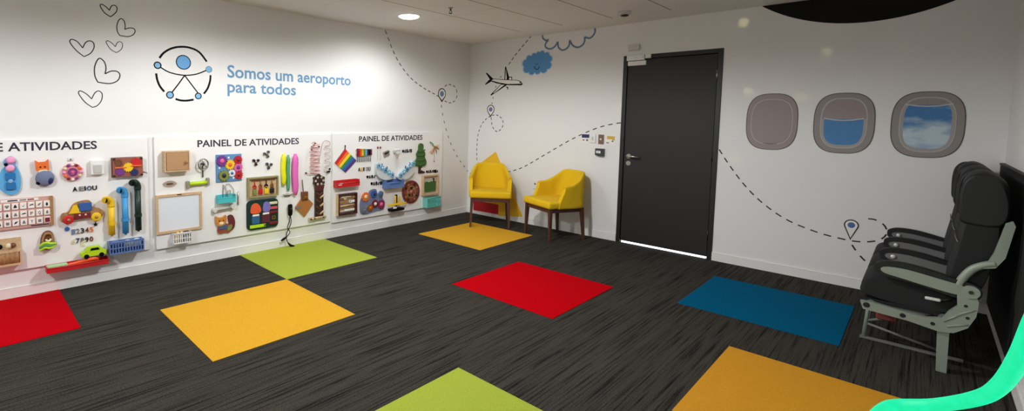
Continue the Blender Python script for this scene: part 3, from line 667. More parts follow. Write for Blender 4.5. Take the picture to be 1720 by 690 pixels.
for r_ in range(3):
    for k in range(7):
        x = w_*(-.335+.122*k); y = h_*(.25-.27*r_); cw = w_*.098; chh = h_*.205
        ct = P('picture_card', G().box(x, y, .021, cw, chh, .010, .002), 'white_paper', t)
        kk = k-1; kind = cards[r_][kk] if kk >= 0 else 'tri'
        if kind in 'PQY': P('card_letter', text(kind, cw*.42, chh*.5, ext=.0004, off=.02), 'dred', ct, 'dark red letter '+kind, M4=Matrix.Translation((x-cw*.2, y-chh*.25, .026)))
        else:
            q = dict(heart=[(0, -.3), (.35, .1), (.2, .3), (0, .18), (-.2, .3), (-.35, .1)], tri=[(-.3, -.25), (.3, -.25), (.1, .25), (-.1, .25)], wave=[(-.3, 0), (0, -.2), (.35, .25), (0, -.02)], bar=[(-.35, -.1), (.35, 0), (.3, .2), (-.2, .1)], leaf=[(-.3, -.2), (.1, -.1), (.35, .25), (-.1, .15)], drop=[(-.15, -.3), (.15, -.3), (.2, 0), (0, .32), (-.2, 0)], sq=[(-.25, -.25), (.25, -.25), (.25, .2), (-.25, .2)], sqr=[(-.4, -.4), (.4, -.4), (.4, .35), (-.4, .35)])[kind]
            P('card_picture', G().prism([(x+a*cw, y+b*chh) for a, b in q], .026, .0265), ('dmetal', 'grey', 'dred')[r_ if kind == 'sqr' else (k+r_) % 2], ct)

t, w_, h_ = it('wooden_car', 'wooden toy car with red and yellow wheels and blue window', 'toy car', (102, 337, 174, 376), .02)
P('car_body', G().prism(blob([(-w_*.5, -h_*.3), (-w_*.47, h_*.02), (-w_*.33, h_*.08), (-w_*.2, h_*.40), (0, h_*.5), (w_*.18, h_*.47), (w_*.24, h_*.2), (w_*.42, h_*.08), (w_*.5, -h_*.08), (w_*.44, -h_*.28), (w_*.1, -h_*.24), (-w_*.2, -h_*.3)]), 0, .022), 'oak', t)
wd = P('window_block', G().box(w_*.06, h_*.24, .030, w_*.30, h_*.36, .018, .004), 'blue', t)
P('hood_block', G().prism([(-w_*.32, h_*.0), (-w_*.05, h_*.0), (-w_*.14, h_*.36), (-w_*.22, h_*.34)], .022, .036), 'yellow', t)
P('chassis', G().bx(-w_*.2, w_*.18, -h_*.26, -h_*.02, .022, .034, .003), 'dred', t)
for x in (-.08, .06): P('rivet', G().ball((w_*x, -h_*.10, .034), .008), 'cream', t)
for x, m in ((-.34, 'red'), (.31, 'yellow')):
    wh = P('wheel', G().lathe([(w_*.12, .020), (w_*.125, .03), (w_*.11, .040), (w_*.085, .038), (.012, .042)], c=(w_*x, -h_*.25)), m, t, m+' wheel')
    P('hub', G().ball((w_*x, -h_*.25, .042), .012), 'oak', wh)

t, w_, h_ = it('lacing_shoe', 'brown lacing shoe with yellow green laces under alphabet board', 'lacing toy', (67, 388, 93, 420), .02)
P('shoe_sole', G().prism(blob([(0, -h_*.5), (w_*.42, -h_*.3), (w_*.40, h_*.2), (w_*.2, h_*.48), (-w_*.2, h_*.46), (-w_*.42, h_*.15), (-w_*.44, -h_*.3)]), 0, .02), 'brownwood', t)
P('shoe_upper', G().ring(blob([(0, -h_*.46), (w_*.38, -h_*.28), (w_*.36, h_*.2), (w_*.18, h_*.44), (-w_*.18, h_*.42), (-w_*.38, h_*.13), (-w_*.40, -h_*.28)]), blob([(0, -h_*.2), (w_*.2, -h_*.1), (w_*.25, h_*.18), (w_*.12, h_*.34), (-w_*.12, h_*.32), (-w_*.25, h_*.1), (-w_*.2, -h_*.1)]), .02, .034), 'oak', t)
for k, y in enumerate((-.12, -.24, -.36)): P('lace', G().tube(smooth_path([(-w_*.52, h_*(y-.10), .03), (-w_*.2, h_*(y+.05), .046), (w_*.1, h_*y, .05), (w_*.5, h_*(y-.05+.08*k), .035)], 5), .010, 8), ('lime', 'green', 'lime')[k], t)
P('lace_bow', G().tube(smooth_path([(-w_*.15, h_*.08, .035), (w_*.05, h_*.0, .046), (w_*.2, h_*.10, .04)], 5), .008, 8), 'cream', t)

t, w_, h_ = it('peg_box', 'open wooden box with row of wooden pegs at lower left edge', 'wooden box', (-10, 402, 36, 447), .05)
P('back_board', G().bx(-w_*.5, w_*.5, -h_*.5, h_*.5, 0, .012), 'pinewood', t)
P('shelf', G().bx(-w_*.5, w_*.5, h_*.0, h_*.06, .012, .06).bx(-w_*.5, w_*.5, -h_*.5, -h_*.42, .012, .06).bx(w_*.44, w_*.5, -h_*.42, h_*.0, .012, .06), 'pinewood', t)
for k in range(5): P('peg', G().lathe([(.022, -.05), (.026, 0), (.022, .045), (.010, .055)], 14, upz(-w_*.36+w_*.17*k, -h_*.22, .036)), 'oak', t)
for x, m in ((-.3, 'black'), (.05, 'cream'), (.2, 'brownwood')): P('bead', G().ball((w_*x, h_*.22, .02), .02), m, t)

def tray(name, label, cat, box, m, depth, lip=.03, group=None, slots=0):
    t, w_, h_ = it(name, label, cat, box, depth, group)
    th = .005
    P('tray_floor', G().bx(-w_/2, w_/2, -h_/2, -h_/2+th, 0, depth), m, t); P('tray_back', G().bx(-w_/2, w_/2, -h_/2+th, h_/2, 0, th), m, t)
    P('tray_side', G().bx(-w_/2, -w_/2+th, -h_/2+th, h_/2, th, depth), m, t); P('tray_side', G().bx(w_/2-th, w_/2, -h_/2+th, h_/2, th, depth), m, t)
    if slots:
        g = G(); n = slots; g.bx(-w_/2, w_/2, h_/2-.012, h_/2, depth, depth+th).bx(-w_/2, w_/2, -.004, .004, depth, depth+th).bx(-w_/2, w_/2, -h_/2, -h_/2+.012, depth, depth+th)
        for k in range(n+1): x = -w_/2+.003+(w_-.006)*k/n; g.bx(x-.004, x+.004, -h_/2+.012, h_/2-.012, depth, depth+th*.9)
        P('slotted_front', g, m, t)
    else: P('tray_front', G().bx(-w_/2, w_/2, -h_/2, -h_/2+max(lip, .01), depth, depth+th, .001), m, t)
    P('tray_rim', G().tube([(-w_/2, h_/2 if slots else -h_/2+lip, depth+th/2), (w_/2, h_/2 if slots else -h_/2+lip, depth+th/2)], .006, 8), m, t)
    return t, w_, h_
t, w_, h_ = tray('wall_tray', 'long red tray under first panel holding toys', 'tray', (78, 441, 183, 451), 'red', .085, .035)
uu, vv, ww, hh = frame_of((78, 441, 183, 451), .085); fl = vv-hh/2+.0055
tm = FA(uu, fl, PT)
def setM(o, M4): o.matrix_world = M4; return o
o = P('toy_boomerang', G().tube(smooth_path([(-ww*.24, .018, .03), (-ww*.05, .03, .055), (ww*.2, .048, .065), (ww*.34, .04, .05), (ww*.22, .03, .035), (-ww*.05, .02, .025)], 5), .016, 8, flat=.6), mat('bright_orange', (248, 92, 34), .4), None, M4=tm); tag(o, 'bright orange curved toy lying in the red tray', 'toy')
o = P('toy_block', G().box(-ww*.33, .024, .04, .14, .045, .05, .012), mat('pale_green', (168, 204, 150), .5), None, M4=tm); tag(o, 'pale green toy at left end of the red tray', 'toy')
tc_ = T('toy_car', 'bright lime toy car resting on top of the red tray', 'toy car', tm @ Matrix.Translation((ww*.26, .062, .045)))
P('car_body', G().prism([(-.085, .012), (-.09, .045), (-.06, .055), (-.035, .085), (.04, .088), (.06, .058), (.088, .048), (.085, .012)], -.028, .028), 'lime', tc_)
P('car_window', G().prism([(-.025, .058), (-.02, .077), (.03, .078), (.042, .058)], -.0295, .0295), 'black', tc_)
for x in (-.052, .052):
    for z in (-.03, .022): P('wheel', G().cyl(x, .014, z, z+.012, .018, n=16), 'black', tc_)
t, w_, h_ = tray('wall_basket', 'blue slotted plastic basket at right end of first panel', 'basket', (184, 404.5, 242, 424), 'basket', .09, slots=12)
uu, vv, ww, hh = frame_of((184, 404.5, 242, 424), .09); bmx = FA(uu, vv-hh/2+.005, PT)
for k, (x, y, r, m, lab) in enumerate(((-.30, .07, .034, 'basket', 'rounded blue toy piled at left in blue slotted basket'), (.06, .06, .034, 'cream', 'cream ball shaped toy in the blue slotted basket'), (.33, .062, .036, 'white', 'white toy at right end of blue slotted basket'), (-.12, .05, .032, 'navy', 'dark blue toy in the middle of blue slotted basket'))):
    g = G().ball((0, 0, 0), (r*1.05, r, .034)); o = P('basket_toy', g, m, None, M4=bmx @ Matrix.Translation((ww*x, max(y, r), .045))); tag(o, lab, 'toy')

# ---- middle panel
t, w_, h_ = it('wood_cabinet', 'small pine box with closed brown door and knob', 'wooden box', (276.5, 253.5, 319, 288), .075)
P('case', G().bx(-w_*.5, w_*.5, -h_*.5, -h_*.44, 0, .075).bx(-w_*.5, w_*.5, h_*.44, h_*.5, 0, .075).bx(-w_*.5, -w_*.45, -h_*.44, h_*.44, 0, .075).bx(w_*.45, w_*.5, -h_*.44, h_*.44, 0, .075).bx(-w_*.45, w_*.45, -h_*.44, h_*.44, 0, .006), 'pinewood', t)
dr = P('door', G().box(0, 0, .073, w_*.86, h_*.85, .010, .001), 'cork', t, 'brown cork door')
P('knob', G().lathe([(.006, .078), (.007, .09), (.013, .094), (.012, .104), (.004, .107)], 16, c=(w_*.33, -h_*.05)), 'oak', dr)
t, w_, h_ = it('steering_wheel', 'grey metal hand wheel on a stem beside the pine box', 'hand wheel', (332, 266, 350, 286), .03)
P('wheel_rim', G().tube([(w_*.46*cos(a), h_*.46*sin(a), .035) for a in [2*PI*k/28 for k in range(28)]], .007, 8, True), 'metal', t)
for k in range(3): P('spoke', G().tube([(0, 0, .035), (w_*.45*cos(PI/2+k*2*PI/3), h_*.45*sin(PI/2+k*2*PI/3), .035)], .006, 6), 'metal', t)
P('hub', G().lathe([(.014, 0), (.014, .04), (.008, .046)]), 'dmetal', t); P('stem', G().tube([(0, 0, .015), (w_*.02, -h_*1.1, .015)], .006, 8), 'dmetal', t)
t, w_, h_ = it('slide_bolt', 'lime green slide bolt with grey ends beside the pine box', 'bolt toy', (313, 300, 352, 315), .02)
P('bolt_bar', G().tube([(-w_*.38, -h_*.02, .022), (w_*.36, h_*.03, .022)], .018, 14), 'lime', t)
for x, y in ((-.43, -.1), (.43, .1)): P('end_bracket', G().box(w_*x, h_*y, .016, w_*.13, h_*.85, .032, .005), 'olive' if 0 else mat('warm_grey', (150, 142, 122), .4), t)
t, w_, h_ = it('cupboard_handle', 'small pale pull handle under the pine box', 'handle', (274, 303, 298, 315), .02)
P('handle_plate', G().prism(blob([(-w_*.5, 0), (-w_*.2, h_*.4), (w_*.2, h_*.4), (w_*.5, 0), (w_*.2, -h_*.4), (-w_*.2, -h_*.4)]), 0, .006), mat('taupe_metal', (188, 172, 158), .4, .3), t)
P('grip', G().tube(smooth_path([(-w_*.2, 0, .006), (-w_*.12, h_*.06, .02), (w_*.12, h_*.06, .02), (w_*.2, 0, .006)], 5), .0055, 8), 'brownwood', t)
t, w_, h_ = it('whiteboard', 'small whiteboard in a pale wooden frame', 'whiteboard', (261.5, 325, 339, 389), .012)
P('frame', G().ring([(-w_/2, -h_/2), (w_/2, -h_/2), (w_/2, h_/2), (-w_/2, h_/2)], [(-w_/2+.022, -h_/2+.022), (w_/2-.022, -h_/2+.022), (w_/2-.022, h_/2-.022), (-w_/2+.022, h_/2-.022)], 0, .018), 'pinewood', t)
P('writing_surface', G().bx(-w_/2+.022, w_/2-.022, -h_/2+.022, h_/2-.022, 0, .010), mat('whiteboard_surface', (226, 230, 238), .15), t)
P('hanger', G().bx(-.02, .02, h_/2-.012, h_/2-.004, .018, .021), 'dmetal', t)
t, w_, h_ = it('gear_board', 'square blue board of colourful toy gears', 'gear toy', (363, 259, 406, 304.5), .012)
P('back_board', G().box(0, 0, .007, w_, h_, .014, .003), mat('denim_blue', (92, 140, 190), .5), t)
for x, y, r, m in ((-.29, .27, .22, 'purple'), (.02, .12, .20, 'yellow'), (.34, .28, .17, 'red'), (.34, .0, .19, 'pink'), (-.22, -.27, .22, 'olive'), (.09, -.20, .14, 'white'), (.36, -.28, .17, 'red')):
    q = P('gear', G().prism(gearpts(w_*x, h_*y, w_*r, 14, .2), .014, .026), m, t); P('gear_hub', G().lathe([(w_*r*.4, .026), (w_*r*.35, .031), (w_*r*.15, .034)], 16, c=(w_*x, h_*y)), {'white': 'blue', 'yellow': 'orange', 'red': 'dred', 'pink': 'purple', 'purple': 'pink', 'olive': 'dgreen'}[m], q)
for x, y in ((-.02, .38), (-.38, .02), (.16, -.38)): P('dot', G().cyl(w_*x, h_*y, .014, .017, w_*.04, n=12), 'white', t)
t, w_, h_ = it('wire_house', 'pale wire outline of a little house with spiral', 'wire maze', (373, 308, 392, 332), .01)
P('wire', G().tube([(-w_*.45, -h_*.45, .012), (-w_*.4, h_*.45, .012), (-w_*.15, h_*.1, .012), (-w_*.15, -h_*.4, .012)], .0035, 6).tube(smooth_path([(-w_*.4, h_*.12, .012), (0, h_*.48, .012), (w_*.5, h_*.05, .012), (w_*.4, -h_*.4, .012), (w_*.05, -h_*.42, .012), (0, -h_*.05, .012), (w_*.22, h_*.02, .012), (w_*.2, -h_*.22, .012)], 5), .0035, 6), mat('silver_wire', (178, 176, 170), .3, .6), t)
t, w_, h_ = tray('wall_tray', 'small aqua tray below the wire house', 'tray', (366, 327, 396, 340.5), 'aqua', .05, .05)
t, w_, h_ = it('grab_bar', 'pale grey rod held between two end brackets under aqua tray', 'rod toy', (358, 343, 394, 358), .03)
P('rod', G().tube([(-w_*.4, -h_*.08, .03), (w_*.42, h_*.12, .03)], .011, 10), mat('pale_grey_metal', (186, 182, 178), .35, .3), t)
for x, y in ((-.42, -.1), (.42, .1)): P('bracket', G().lathe([(.026, 0), (.024, .02), (.018, .042)], 18, c=(w_*x, h_*y)), 'offw', t)
solo('metal_pin', 'thin upright grey rod right of the aqua tray', 'rod', (397.5, 322, 400.5, 344), 'metal', lambda g, w, h: g.tube([(0, -h/2, .012), (0, h/2, .012)], .006, 8).bx(-.004, .004, -h*.4, -h*.3, 0, .01).bx(-.004, .004, h*.3, h*.4, 0, .01))
t, w_, h_ = it('animal_puzzle', 'wooden animal puzzle with orange face and bushy dark tail', 'puzzle', (361, 361, 394, 391.5))
P('body', G().prism(blob([(-w_*.30, -h_*.48), (-w_*.05, -h_*.44), (w_*.2, -h_*.48), (w_*.25, -h_*.2), (w_*.05, h_*.05), (-w_*.3, h_*.0), (-w_*.4, -h_*.3)]), 0, .016), 'orange' if 0 else mat('russet', (150, 74, 50), .5), t)
P('tail', G().prism(blob([(w_*.1, -h_*.42), (w_*.42, -h_*.3), (w_*.5, h_*.1), (w_*.36, h_*.46), (w_*.14, h_*.42), (w_*.18, h_*.05)]), 0, .014), mat('maroon', (104, 36, 44), .5), t)
P('scarf', G().box(-w_*.12, -h_*.14, .014, w_*.42, h_*.24, .012, .004), mat('muted_blue', (70, 92, 128), .6), t); P('leaf', G().prism(blob([(w_*.1, -h_*.35), (w_*.3, -h_*.3), (w_*.32, -h_*.05), (w_*.12, -h_*.12)]), .014, .02), 'olive', t)
hd = P('head', G().prism(blob([(-w_*.46, h_*.05), (-w_*.50, h_*.5), (-w_*.36, h_*.42), (-w_*.14, h_*.42), (w_*.02, h_*.5), (w_*.02, h_*.1), (-w_*.2, -h_*.06)]), .002, .024), mat('amber_wood', (206, 132, 56), .5), t)
for x in (-.32, -.12): P('eye', G().ball((w_*x, h_*.24, .024), .006), 'black', hd)
P('muzzle', G().ball((-w_*.22, h_*.08, .022), (.026, .018, .010)), 'cream', hd)
t, w_, h_ = tray('marker_basket', 'small white basket of markers below the whiteboard', 'basket', (291, 391, 322, 408.5), 'white', .06, slots=8)
uu, vv, ww, hh = frame_of((291, 391, 322, 408.5), .06); bmx = FA(uu, vv-hh/2+.006, PT)
for x, m, lab in ((-.25, 'yellow', 'yellow marker standing in the white basket'), (-.02, 'cream', 'cream marker standing in the white basket'), (.22, 'black', 'black eraser leaning in the white basket')):
    g = G()
    if m == 'black': g.box(ww*x, hh*.80, .034, .06, .04, .028, .006)
    else: g.tube([(ww*x, .001, .035), (ww*x+.01, hh*1.02, .03)], .011, 10)
    if m == 'black': g.box(ww*x-.01, hh*.35, .034, .018, hh*.66, .018)
    tag(P('whiteboard_eraser' if m == 'black' else 'marker', g, m, None, M4=bmx), lab, 'eraser' if m == 'black' else 'marker')
def spinner(px, py, m, label, a0):
    u, v = pa(px, py, PT); t = T('fidget_spinner', label, 'spinner', FA(u, v, PT), 'spinners on the middle panel')
    for k in range(3):
        a = a0+k*2*PI/3; c_, s_ = cos(a), sin(a)
        ar = P('arm', G().tube([(0, 0, .012), (.022*c_, .022*s_, .012)], [.009, .007], 10, flat=.6), m, t)
        P('weight', G().ring(ell(.027*c_, .027*s_, .014, n=18), ell(.027*c_, .027*s_, .006, n=18), .003, .020), m, t)
    P('bearing', G().lathe([(.011, 0), (.011, .022), (.005, .026)], 16), 'metal', t)
spinner(447.3, 258.5, mat('taupe_spinner', (120, 106, 104), .35, .4), 'taupe fidget spinner, highest of the three spinners', .9); spinner(429, 271.5, mat('maroon_spinner', (58, 22, 30), .35), 'dark maroon fidget spinner, leftmost of the three spinners', .5); spinner(450.8, 277.6, mat('slate_spinner', (88, 88, 94), .35, .5), 'slate grey fidget spinner, lowest of the three spinners', .35)
t, w_, h_ = it('lock_board', 'shallow wooden tray of four small keys and colourful padlocks', 'lock board', (417, 297, 468, 330.5), .04)
P('case', G().ring([(-w_/2, -h_/2), (w_/2, -h_/2), (w_/2, h_/2), (-w_/2, h_/2)], [(-w_/2+.014, -h_/2+.014), (w_/2-.014, -h_/2+.014), (w_/2-.014, h_/2-.014), (-w_/2+.014, h_/2-.014)], 0, .042), mat('olive_wood', (150, 142, 96), .55), t)
P('back_board', G().bx(-w_/2+.014, w_/2-.014, -h_/2+.014, h_/2-.014, 0, .012), 'pinewood', t); P('hanging_rail', G().bx(-w_*.36, w_*.42, h_*.30, h_*.35, .012, .020), 'brownwood', t)
for k, m in enumerate(('olive', 'red', 'yellow', 'dmetal')):
    x = w_*(-.27+.19*k)
    kk = P('key', G().tube([(x, h_*.32, .02), (x, h_*.06, .022)], .005, 6).ring(ell(x, h_*.02, .020, n=16), ell(x, h_*.02, .009, n=16), .014, .024), ('red', 'brass', 'black', 'brass')[k], t)
    P('padlock', G().box(x, -h_*.24, .022, w_*.13, h_*.26, .020, .005).tube([(x-.014, -h_*.12, .022), (x-.012, -h_*.02, .022), (x+.012, -h_*.02, .022), (x+.014, -h_*.12, .022)], .004, 6), m, t)
t, w_, h_ = it('felt_board', 'dark green rounded felt board with buckles and colourful patches', 'felt board', (414.5, 335, 467, 384), .012)
P('backing', G().prism(rrect(0, 0, w_, h_, .045), 0, .016), 'board_g', t)
P('patch', G().prism(blob([(-w_*.38, h_*.08), (-w_*.36, h_*.34), (-w_*.2, h_*.4), (-w_*.08, h_*.24), (-w_*.1, h_*.08)]), .016, .026), mat('orange_felt', (226, 92, 48), .9), t, 'orange felt patch'); P('patch', G().prism(blob([(w_*.0, h_*.1), (w_*.02, h_*.36), (w_*.12, h_*.42), (w_*.22, h_*.34), (w_*.2, h_*.1)]), .016, .026), mat('lilac_felt', (120, 110, 180), .9), t, 'lilac felt patch')
P('patch', G().prism(rrect(-w_*.24, -h_*.14, w_*.24, h_*.3, .012), .016, .026), mat('teal_blue_felt', (44, 96, 138), .9), t, 'blue felt patch'); P('patch', G().prism(rrect(w_*.08, -h_*.14, w_*.26, h_*.3, .012), .016, .026), mat('maroon_felt', (92, 30, 44), .9), t, 'maroon felt patch')
for x, y in ((-.24, .0), (.08, .02)): P('patch_trim', G().bx(w_*(x-.1), w_*(x+.1), h_*y-.008, h_*y+.010, .026, .030), 'white_paper', t)
for y, m in ((.35, 'cream'), (.18, 'pink'), (.03, 'dred'), (-.34, 'dred')): P('strap', G().box(w_*.33, h_*y, .020, w_*.26, h_*.085, .012, .003), m if m != 'pink' else mat('rose_strap', (206, 76, 92), .7), t)
P('buckle', G().ring(rrect(w_*.34, -h_*.16, w_*.12, h_*.12, .005), rrect(w_*.34, -h_*.16, w_*.06, h_*.06, .003), .016, .026), 'brass', t)
zp = P('zipper', G().box(-w_*.17, -h_*.38, .020, w_*.5, h_*.11, .010, .003), 'lime', t); P('zip_slider', G().box(w_*.04, -h_*.37, .028, .02, .02, .008, .002), 'metal', zp)
def noodle(x0, x1, y0, y1, m, label):
    u, v, w_, h_ = frame_of(((x0+x1)/2-4, y0, (x0+x1)/2+4, y1), .02); r = (pa(x1, y0, PT)[0]-pa(x0, y0, PT)[0])*.46
    n = 9; tag(P('sensory_tube', G().tube([(.003*sin(k), -h_/2+h_*k/n, r*.8+.0005) for k in range(n+1)], [r*.55, r*.9]+[r]*6+[r*.9, r*.4], 14, flat=.8), m, None, M4=FA(u, v, PT)), label, 'sensory tube', 'coloured sensory tubes')
noodle(472, 480.5, 258, 311, mat('neon_yellow', (232, 228, 26), .4), 'bright yellow hanging tube, leftmost of three tubes'); noodle(481, 487.5, 260, 320, mat('sea_green', (84, 164, 112), .4), 'thin green hanging tube between the yellow and pink tubes'); noodle(490, 500.5, 258, 327, mat('magenta_pink', (228, 106, 184), .4), 'pink hanging tube, rightmost and longest of three tubes')
t, w_, h_ = it('ring_holder', 'small white metal ring bracket below the coloured tubes', 'bracket', (474, 320.5, 492, 330), .02)
P('ring', G().tube([(w_*.45*cos(a), h_*.4*sin(a)*.5, .03+.022*sin(a)) for a in [2*PI*k/22 for k in range(22)]], .005, 6, True), 'white', t); P('mount', G().box(0, -h_*.3, .006, w_*.5, h_*.5, .012, .002), 'grey', t)
t, w_, h_ = it('phone_handset', 'black plug handset hanging with two twisted black cords', 'handset', (482, 343, 492, 363), .03)
P('handset', G().tube(smooth_path([(0, h_*.5, .03), (0, h_*.3, .036), (0, -h_*.2, .036), (0, -h_*.45, .03)], 4), [.014, .021, .024, .025, .025, .025, .025, .025, .025, .024, .022, .018, .014], 14), 'black', t)
P('dial_face', G().lathe([(.015, .056), (.012, .064), (.005, .066)], 14, c=(0, h_*.15)), 'dmetal', t)
zc = pa(483, 402, .02)
u_, v_, _, _ = frame_of((482, 343, 492, 363), .03)
def lp2(px, py, d): a, b = pa(px, py, PT+d); return (a-u_, b-v_, d)
c1 = P('cord', G().tube(smooth_path([(0, -h_*.42, .03), lp2(486, 372, .025), lp2(483, 382, .03), lp2(487, 390, .03), lp2(481, 398, .03)], 6), .0045, 7), 'black', t); P('plug', G().tube([lp2(481, 398, .03), lp2(477, 401, .03), lp2(472.5, 404, .03)], [.008, .013, .010], 8), 'black', c1)
c2 = P('cord', G().tube(smooth_path([(.004, -h_*.42, .03), lp2(489, 373, .03), lp2(485, 384, .025), lp2(481, 393, .03), lp2(482, 404, .04), lp2(486, 410, .05)], 6), .0045, 7), 'black', t); P('plug', G().tube([lp2(484, 408, .045), lp2(488, 412, .05), lp2(494, 413.5, .05)], [.008, .013, .010], 8), 'black', c2)
t, w_, h_ = it('lantern_toy', 'brown wooden diamond with buckled cap hanging by a thin stick', 'wooden toy', (496.5, 322, 526, 364), .02)
P('diamond', G().prism([(0, -h_*.5), (w_*.5, -h_*.02), (w_*.12, h_*.28), (-w_*.1, h_*.28), (-w_*.5, -h_*.08)], 0, .022), mat('caramel_wood', (172, 112, 56), .5), t)
P('cap_block', G().box(w_*.0, h_*.34, .020, w_*.36, h_*.34, .036, .008), 'brownwood', t); P('buckle', G().box(w_*.02, h_*.28, .042, w_*.24, h_*.10, .008, .002), 'brass', t); P('hanging_stick', G().tube([(-w_*.04, h_*.45, .012), (-w_*.1, h_*.98, .012)], .005, 8), 'brownwood', t); P('strap', G().bx(-w_*.5, -w_*.2, -h_*.14, -h_*.06, .022, .026), 'grey', t)
t, w_, h_ = it('spiral_wire', 'pink coiled wire spiral with dark beads on middle panel', 'wire maze', (520, 238, 538, 293), .03)
n = 8*16; P('coil', G().tube([(w_*(.36+.1*k/n)*cos(2*PI*k/16), h_*(.42-.92*k/n), .034+.026*sin(2*PI*k/16)) for k in range(n+1)], .0042, 6), 'copper', t)
P('end_stem', G().tube([(-w_*.2, h_*.45, .004), (-w_*.05, h_*.5, .02), (w_*.2, h_*.42, .034)], .004, 6).tube([(-w_*.75, -h_*.44, .004), (-w_*.6, -h_*.46, .03), (w_*.3, -h_*.49, .034)], .004, 6), 'wire', t)
for x, y, m in ((-.2, .40, 'dred'), (.28, .35, 'black'), (-.4, .27, 'brownwood'), (-.08, .455, 'dred'), (-.75, -.44, 'black')): P('bead', G().ball((w_*x, h_*y, .05 if y > -.4 else .012), .010, 10), m, t)
t, w_, h_ = it('zigzag_wire', 'pale wavy wire with dark beads beside the pink spiral', 'wire maze', (541.5, 235.5, 554, 291), .02)
zz = [(-w_*.85, -h_*.15, .004), (-w_*.6, h_*.3, .02), (-w_*.4, h_*.46, .03), (0, h_*.49, .03)]
for k in range(4): y = h_*(.44-.2*k); zz += [(w_*.42, y, .03), (w_*.4, y-h_*.085, .03), (-w_*.1, y-h_*.10, .03), (-w_*.16, y-h_*.17, .03)]
zz += [(w_*.2, -h_*.36, .03), (w_*.45, -h_*.38, .03), (w_*.4, -h_*.47, .03), (-w_*.2, -h_*.44, .004)]
P('wavy_wire', G().tube(smooth_path(zz, 5), .0038, 6), 'wire', t)
for x, y in ((.40, -.37), (.34, -.45), (.1, -.46)): P('bead', G().ball((w_*x, h_*y, .032), .012, 10), 'black', t)
t, w_, h_ = it('totem_maze', 'tall dark carved wooden column with flower top and pale pegs', 'carved column', (525, 293, 546, 365), .02)
P('column', G().bx(-w_*.30, w_*.34, -h_*.5, h_*.26, 0, .03, .003), 'darkwood', t)
P('flower_top', G().prism([(r_*w_*.5*cos(a), h_*.36+r_*h_*.15*sin(a)) for r_, a in [(1 if k % 2 else .78, 2*PI*k/12) for k in range(12)]], 0, .034), 'darkwood', t)
for k in range(6): P('petal_hole', G().cyl(w_*.3*cos(k*PI/3), h_*.36+h_*.088*sin(k*PI/3), .034, .036, w_*.08, n=12), 'oak' if 0 else mat('pale_inlay', (196, 180, 170), .6), t)
P('neck', G().prism([(-w_*.4, h_*.26), (w_*.4, h_*.26), (w_*.3, h_*.12), (-w_*.26, h_*.12)], .03, .036), mat('neck_maroon', (84, 40, 38), .5), t)
for y in (.04, -.12, -.28, -.42): P('carved_zigzag', G().tube([(-w_*.24, h_*(y+.05), .031), (w_*.0, h_*(y-.02), .031), (w_*.26, h_*(y+.05), .031)], .005, 6), 'brownwood', t)
for y in (0.0, -.19, -.37): P('peg', G().tube([(w_*.05, h_*(y-.05), .03), (w_*.30, h_*(y+.025), .05)], .011, 8), 'pinewood', t)
t, w_, h_ = it('wood_rail', 'short pale wooden bar with grey bolts under the carved column', 'wooden bar', (519, 361.5, 547, 370), .03)
P('bar', G().tube([(-w_*.5, 0, .03), (w_*.5, 0, .03)], .014, 10), 'pinewood', t)
for x in (-.42, -.2, .3): P('bolt', G().cyl(w_*x, 0, 0, .048, .011, n=10), 'metal', t)

# ---- right panel
A4 = [pa(*p, PT) for p in ((579, 250), (597.8, 269.5), (579.5, 289.5), (561.8, 273.5))]
fu, fv = sum(p[0] for p in A4)/4, sum(p[1] for p in A4)/4
t = T('rainbow_flag', 'square rainbow flag hung by one corner on right panel', 'flag', FA(fu, fv, PT+.0005))
q = [Vector((a-fu, b-fv)) for a, b in A4]   # top, right, bottom, left; stripes run left-top edge to right-bottom edge
for k, c in enumerate(((214, 30, 34), (236, 112, 30), (246, 214, 40), (52, 140, 70), (50, 96, 176), (76, 44, 120))):
    a, b = k/6, (k+1)/6; pts = [q[0].lerp(q[1], a), q[0].lerp(q[1], b), q[3].lerp(q[2], b), q[3].lerp(q[2], a)]
    P('stripe', G().prism(pts, .008, .012), mat('flag_stripe_%s' % 'red orange yellow green blue violet'.split()[k], c, .7), t)
P('backing_board', G().prism([(p.x, p.y) for p in q], 0, .008), 'dmetal', t); P('hook', G().tube([(q[0].x, q[0].y-.004, .006), (q[0].x, q[0].y+.03, .008)], .006, 8).ball((q[0].x, q[0].y+.036, .010), .009, 8), 'dmetal', t)
t, w_, h_ = it('xylophone', 'small rainbow xylophone of upright bars with pegs below', 'xylophone', (599, 249, 625.5, 273), .02)
P('rail', G().bx(-w_*.5, w_*.5, h_*.05, h_*.12, 0, .014).bx(-w_*.5, w_*.5, h_*.36, h_*.43, 0, .014), 'pinewood', t)
for k, m in enumerate(('dred', 'red', 'orange', 'yellow', 'green', 'sky', 'navy', 'black', 'dred')):
    b_ = P('bar', G().box(w_*(-.44+.108*k), h_*.22, .019, w_*.09, h_*(.56-.02*k), .010, .002), m, t); P('bar_screw', G().cyl(w_*(-.44+.108*k), h_*.40, .024, .027, .006, n=10), 'metal', b_)
for k in range(8): P('hanging_peg', G().tube([(w_*(-.42+.118*k), -h_*.06, .012), (w_*(-.42+.118*k), -h_*.44, .010)], .006, 8), 'grey', t)
for px, lab in ((633.5, 'thin wand with dark round head left of its twin'), (637.8, 'thin wand with dark round head right of its twin')):
    t, w_, h_ = it('mallet', lab, 'mallet', (px-1.5, 246, px+1.5, 269), 0, 'two thin wands on the right panel')
    P('stick', G().tube([(0, -h_*.5, .010), (0, h_*.4, .010)], .0028, 6), 'offw', t); P('mallet_head', G().ball((0, h_*.42, .011), (.011, .016, .011), 10), 'dred', t)
t, w_, h_ = it('latch', 'small tilted metal latch beside the white tap', 'latch', (644.5, 252, 655.5, 264.5), .02)
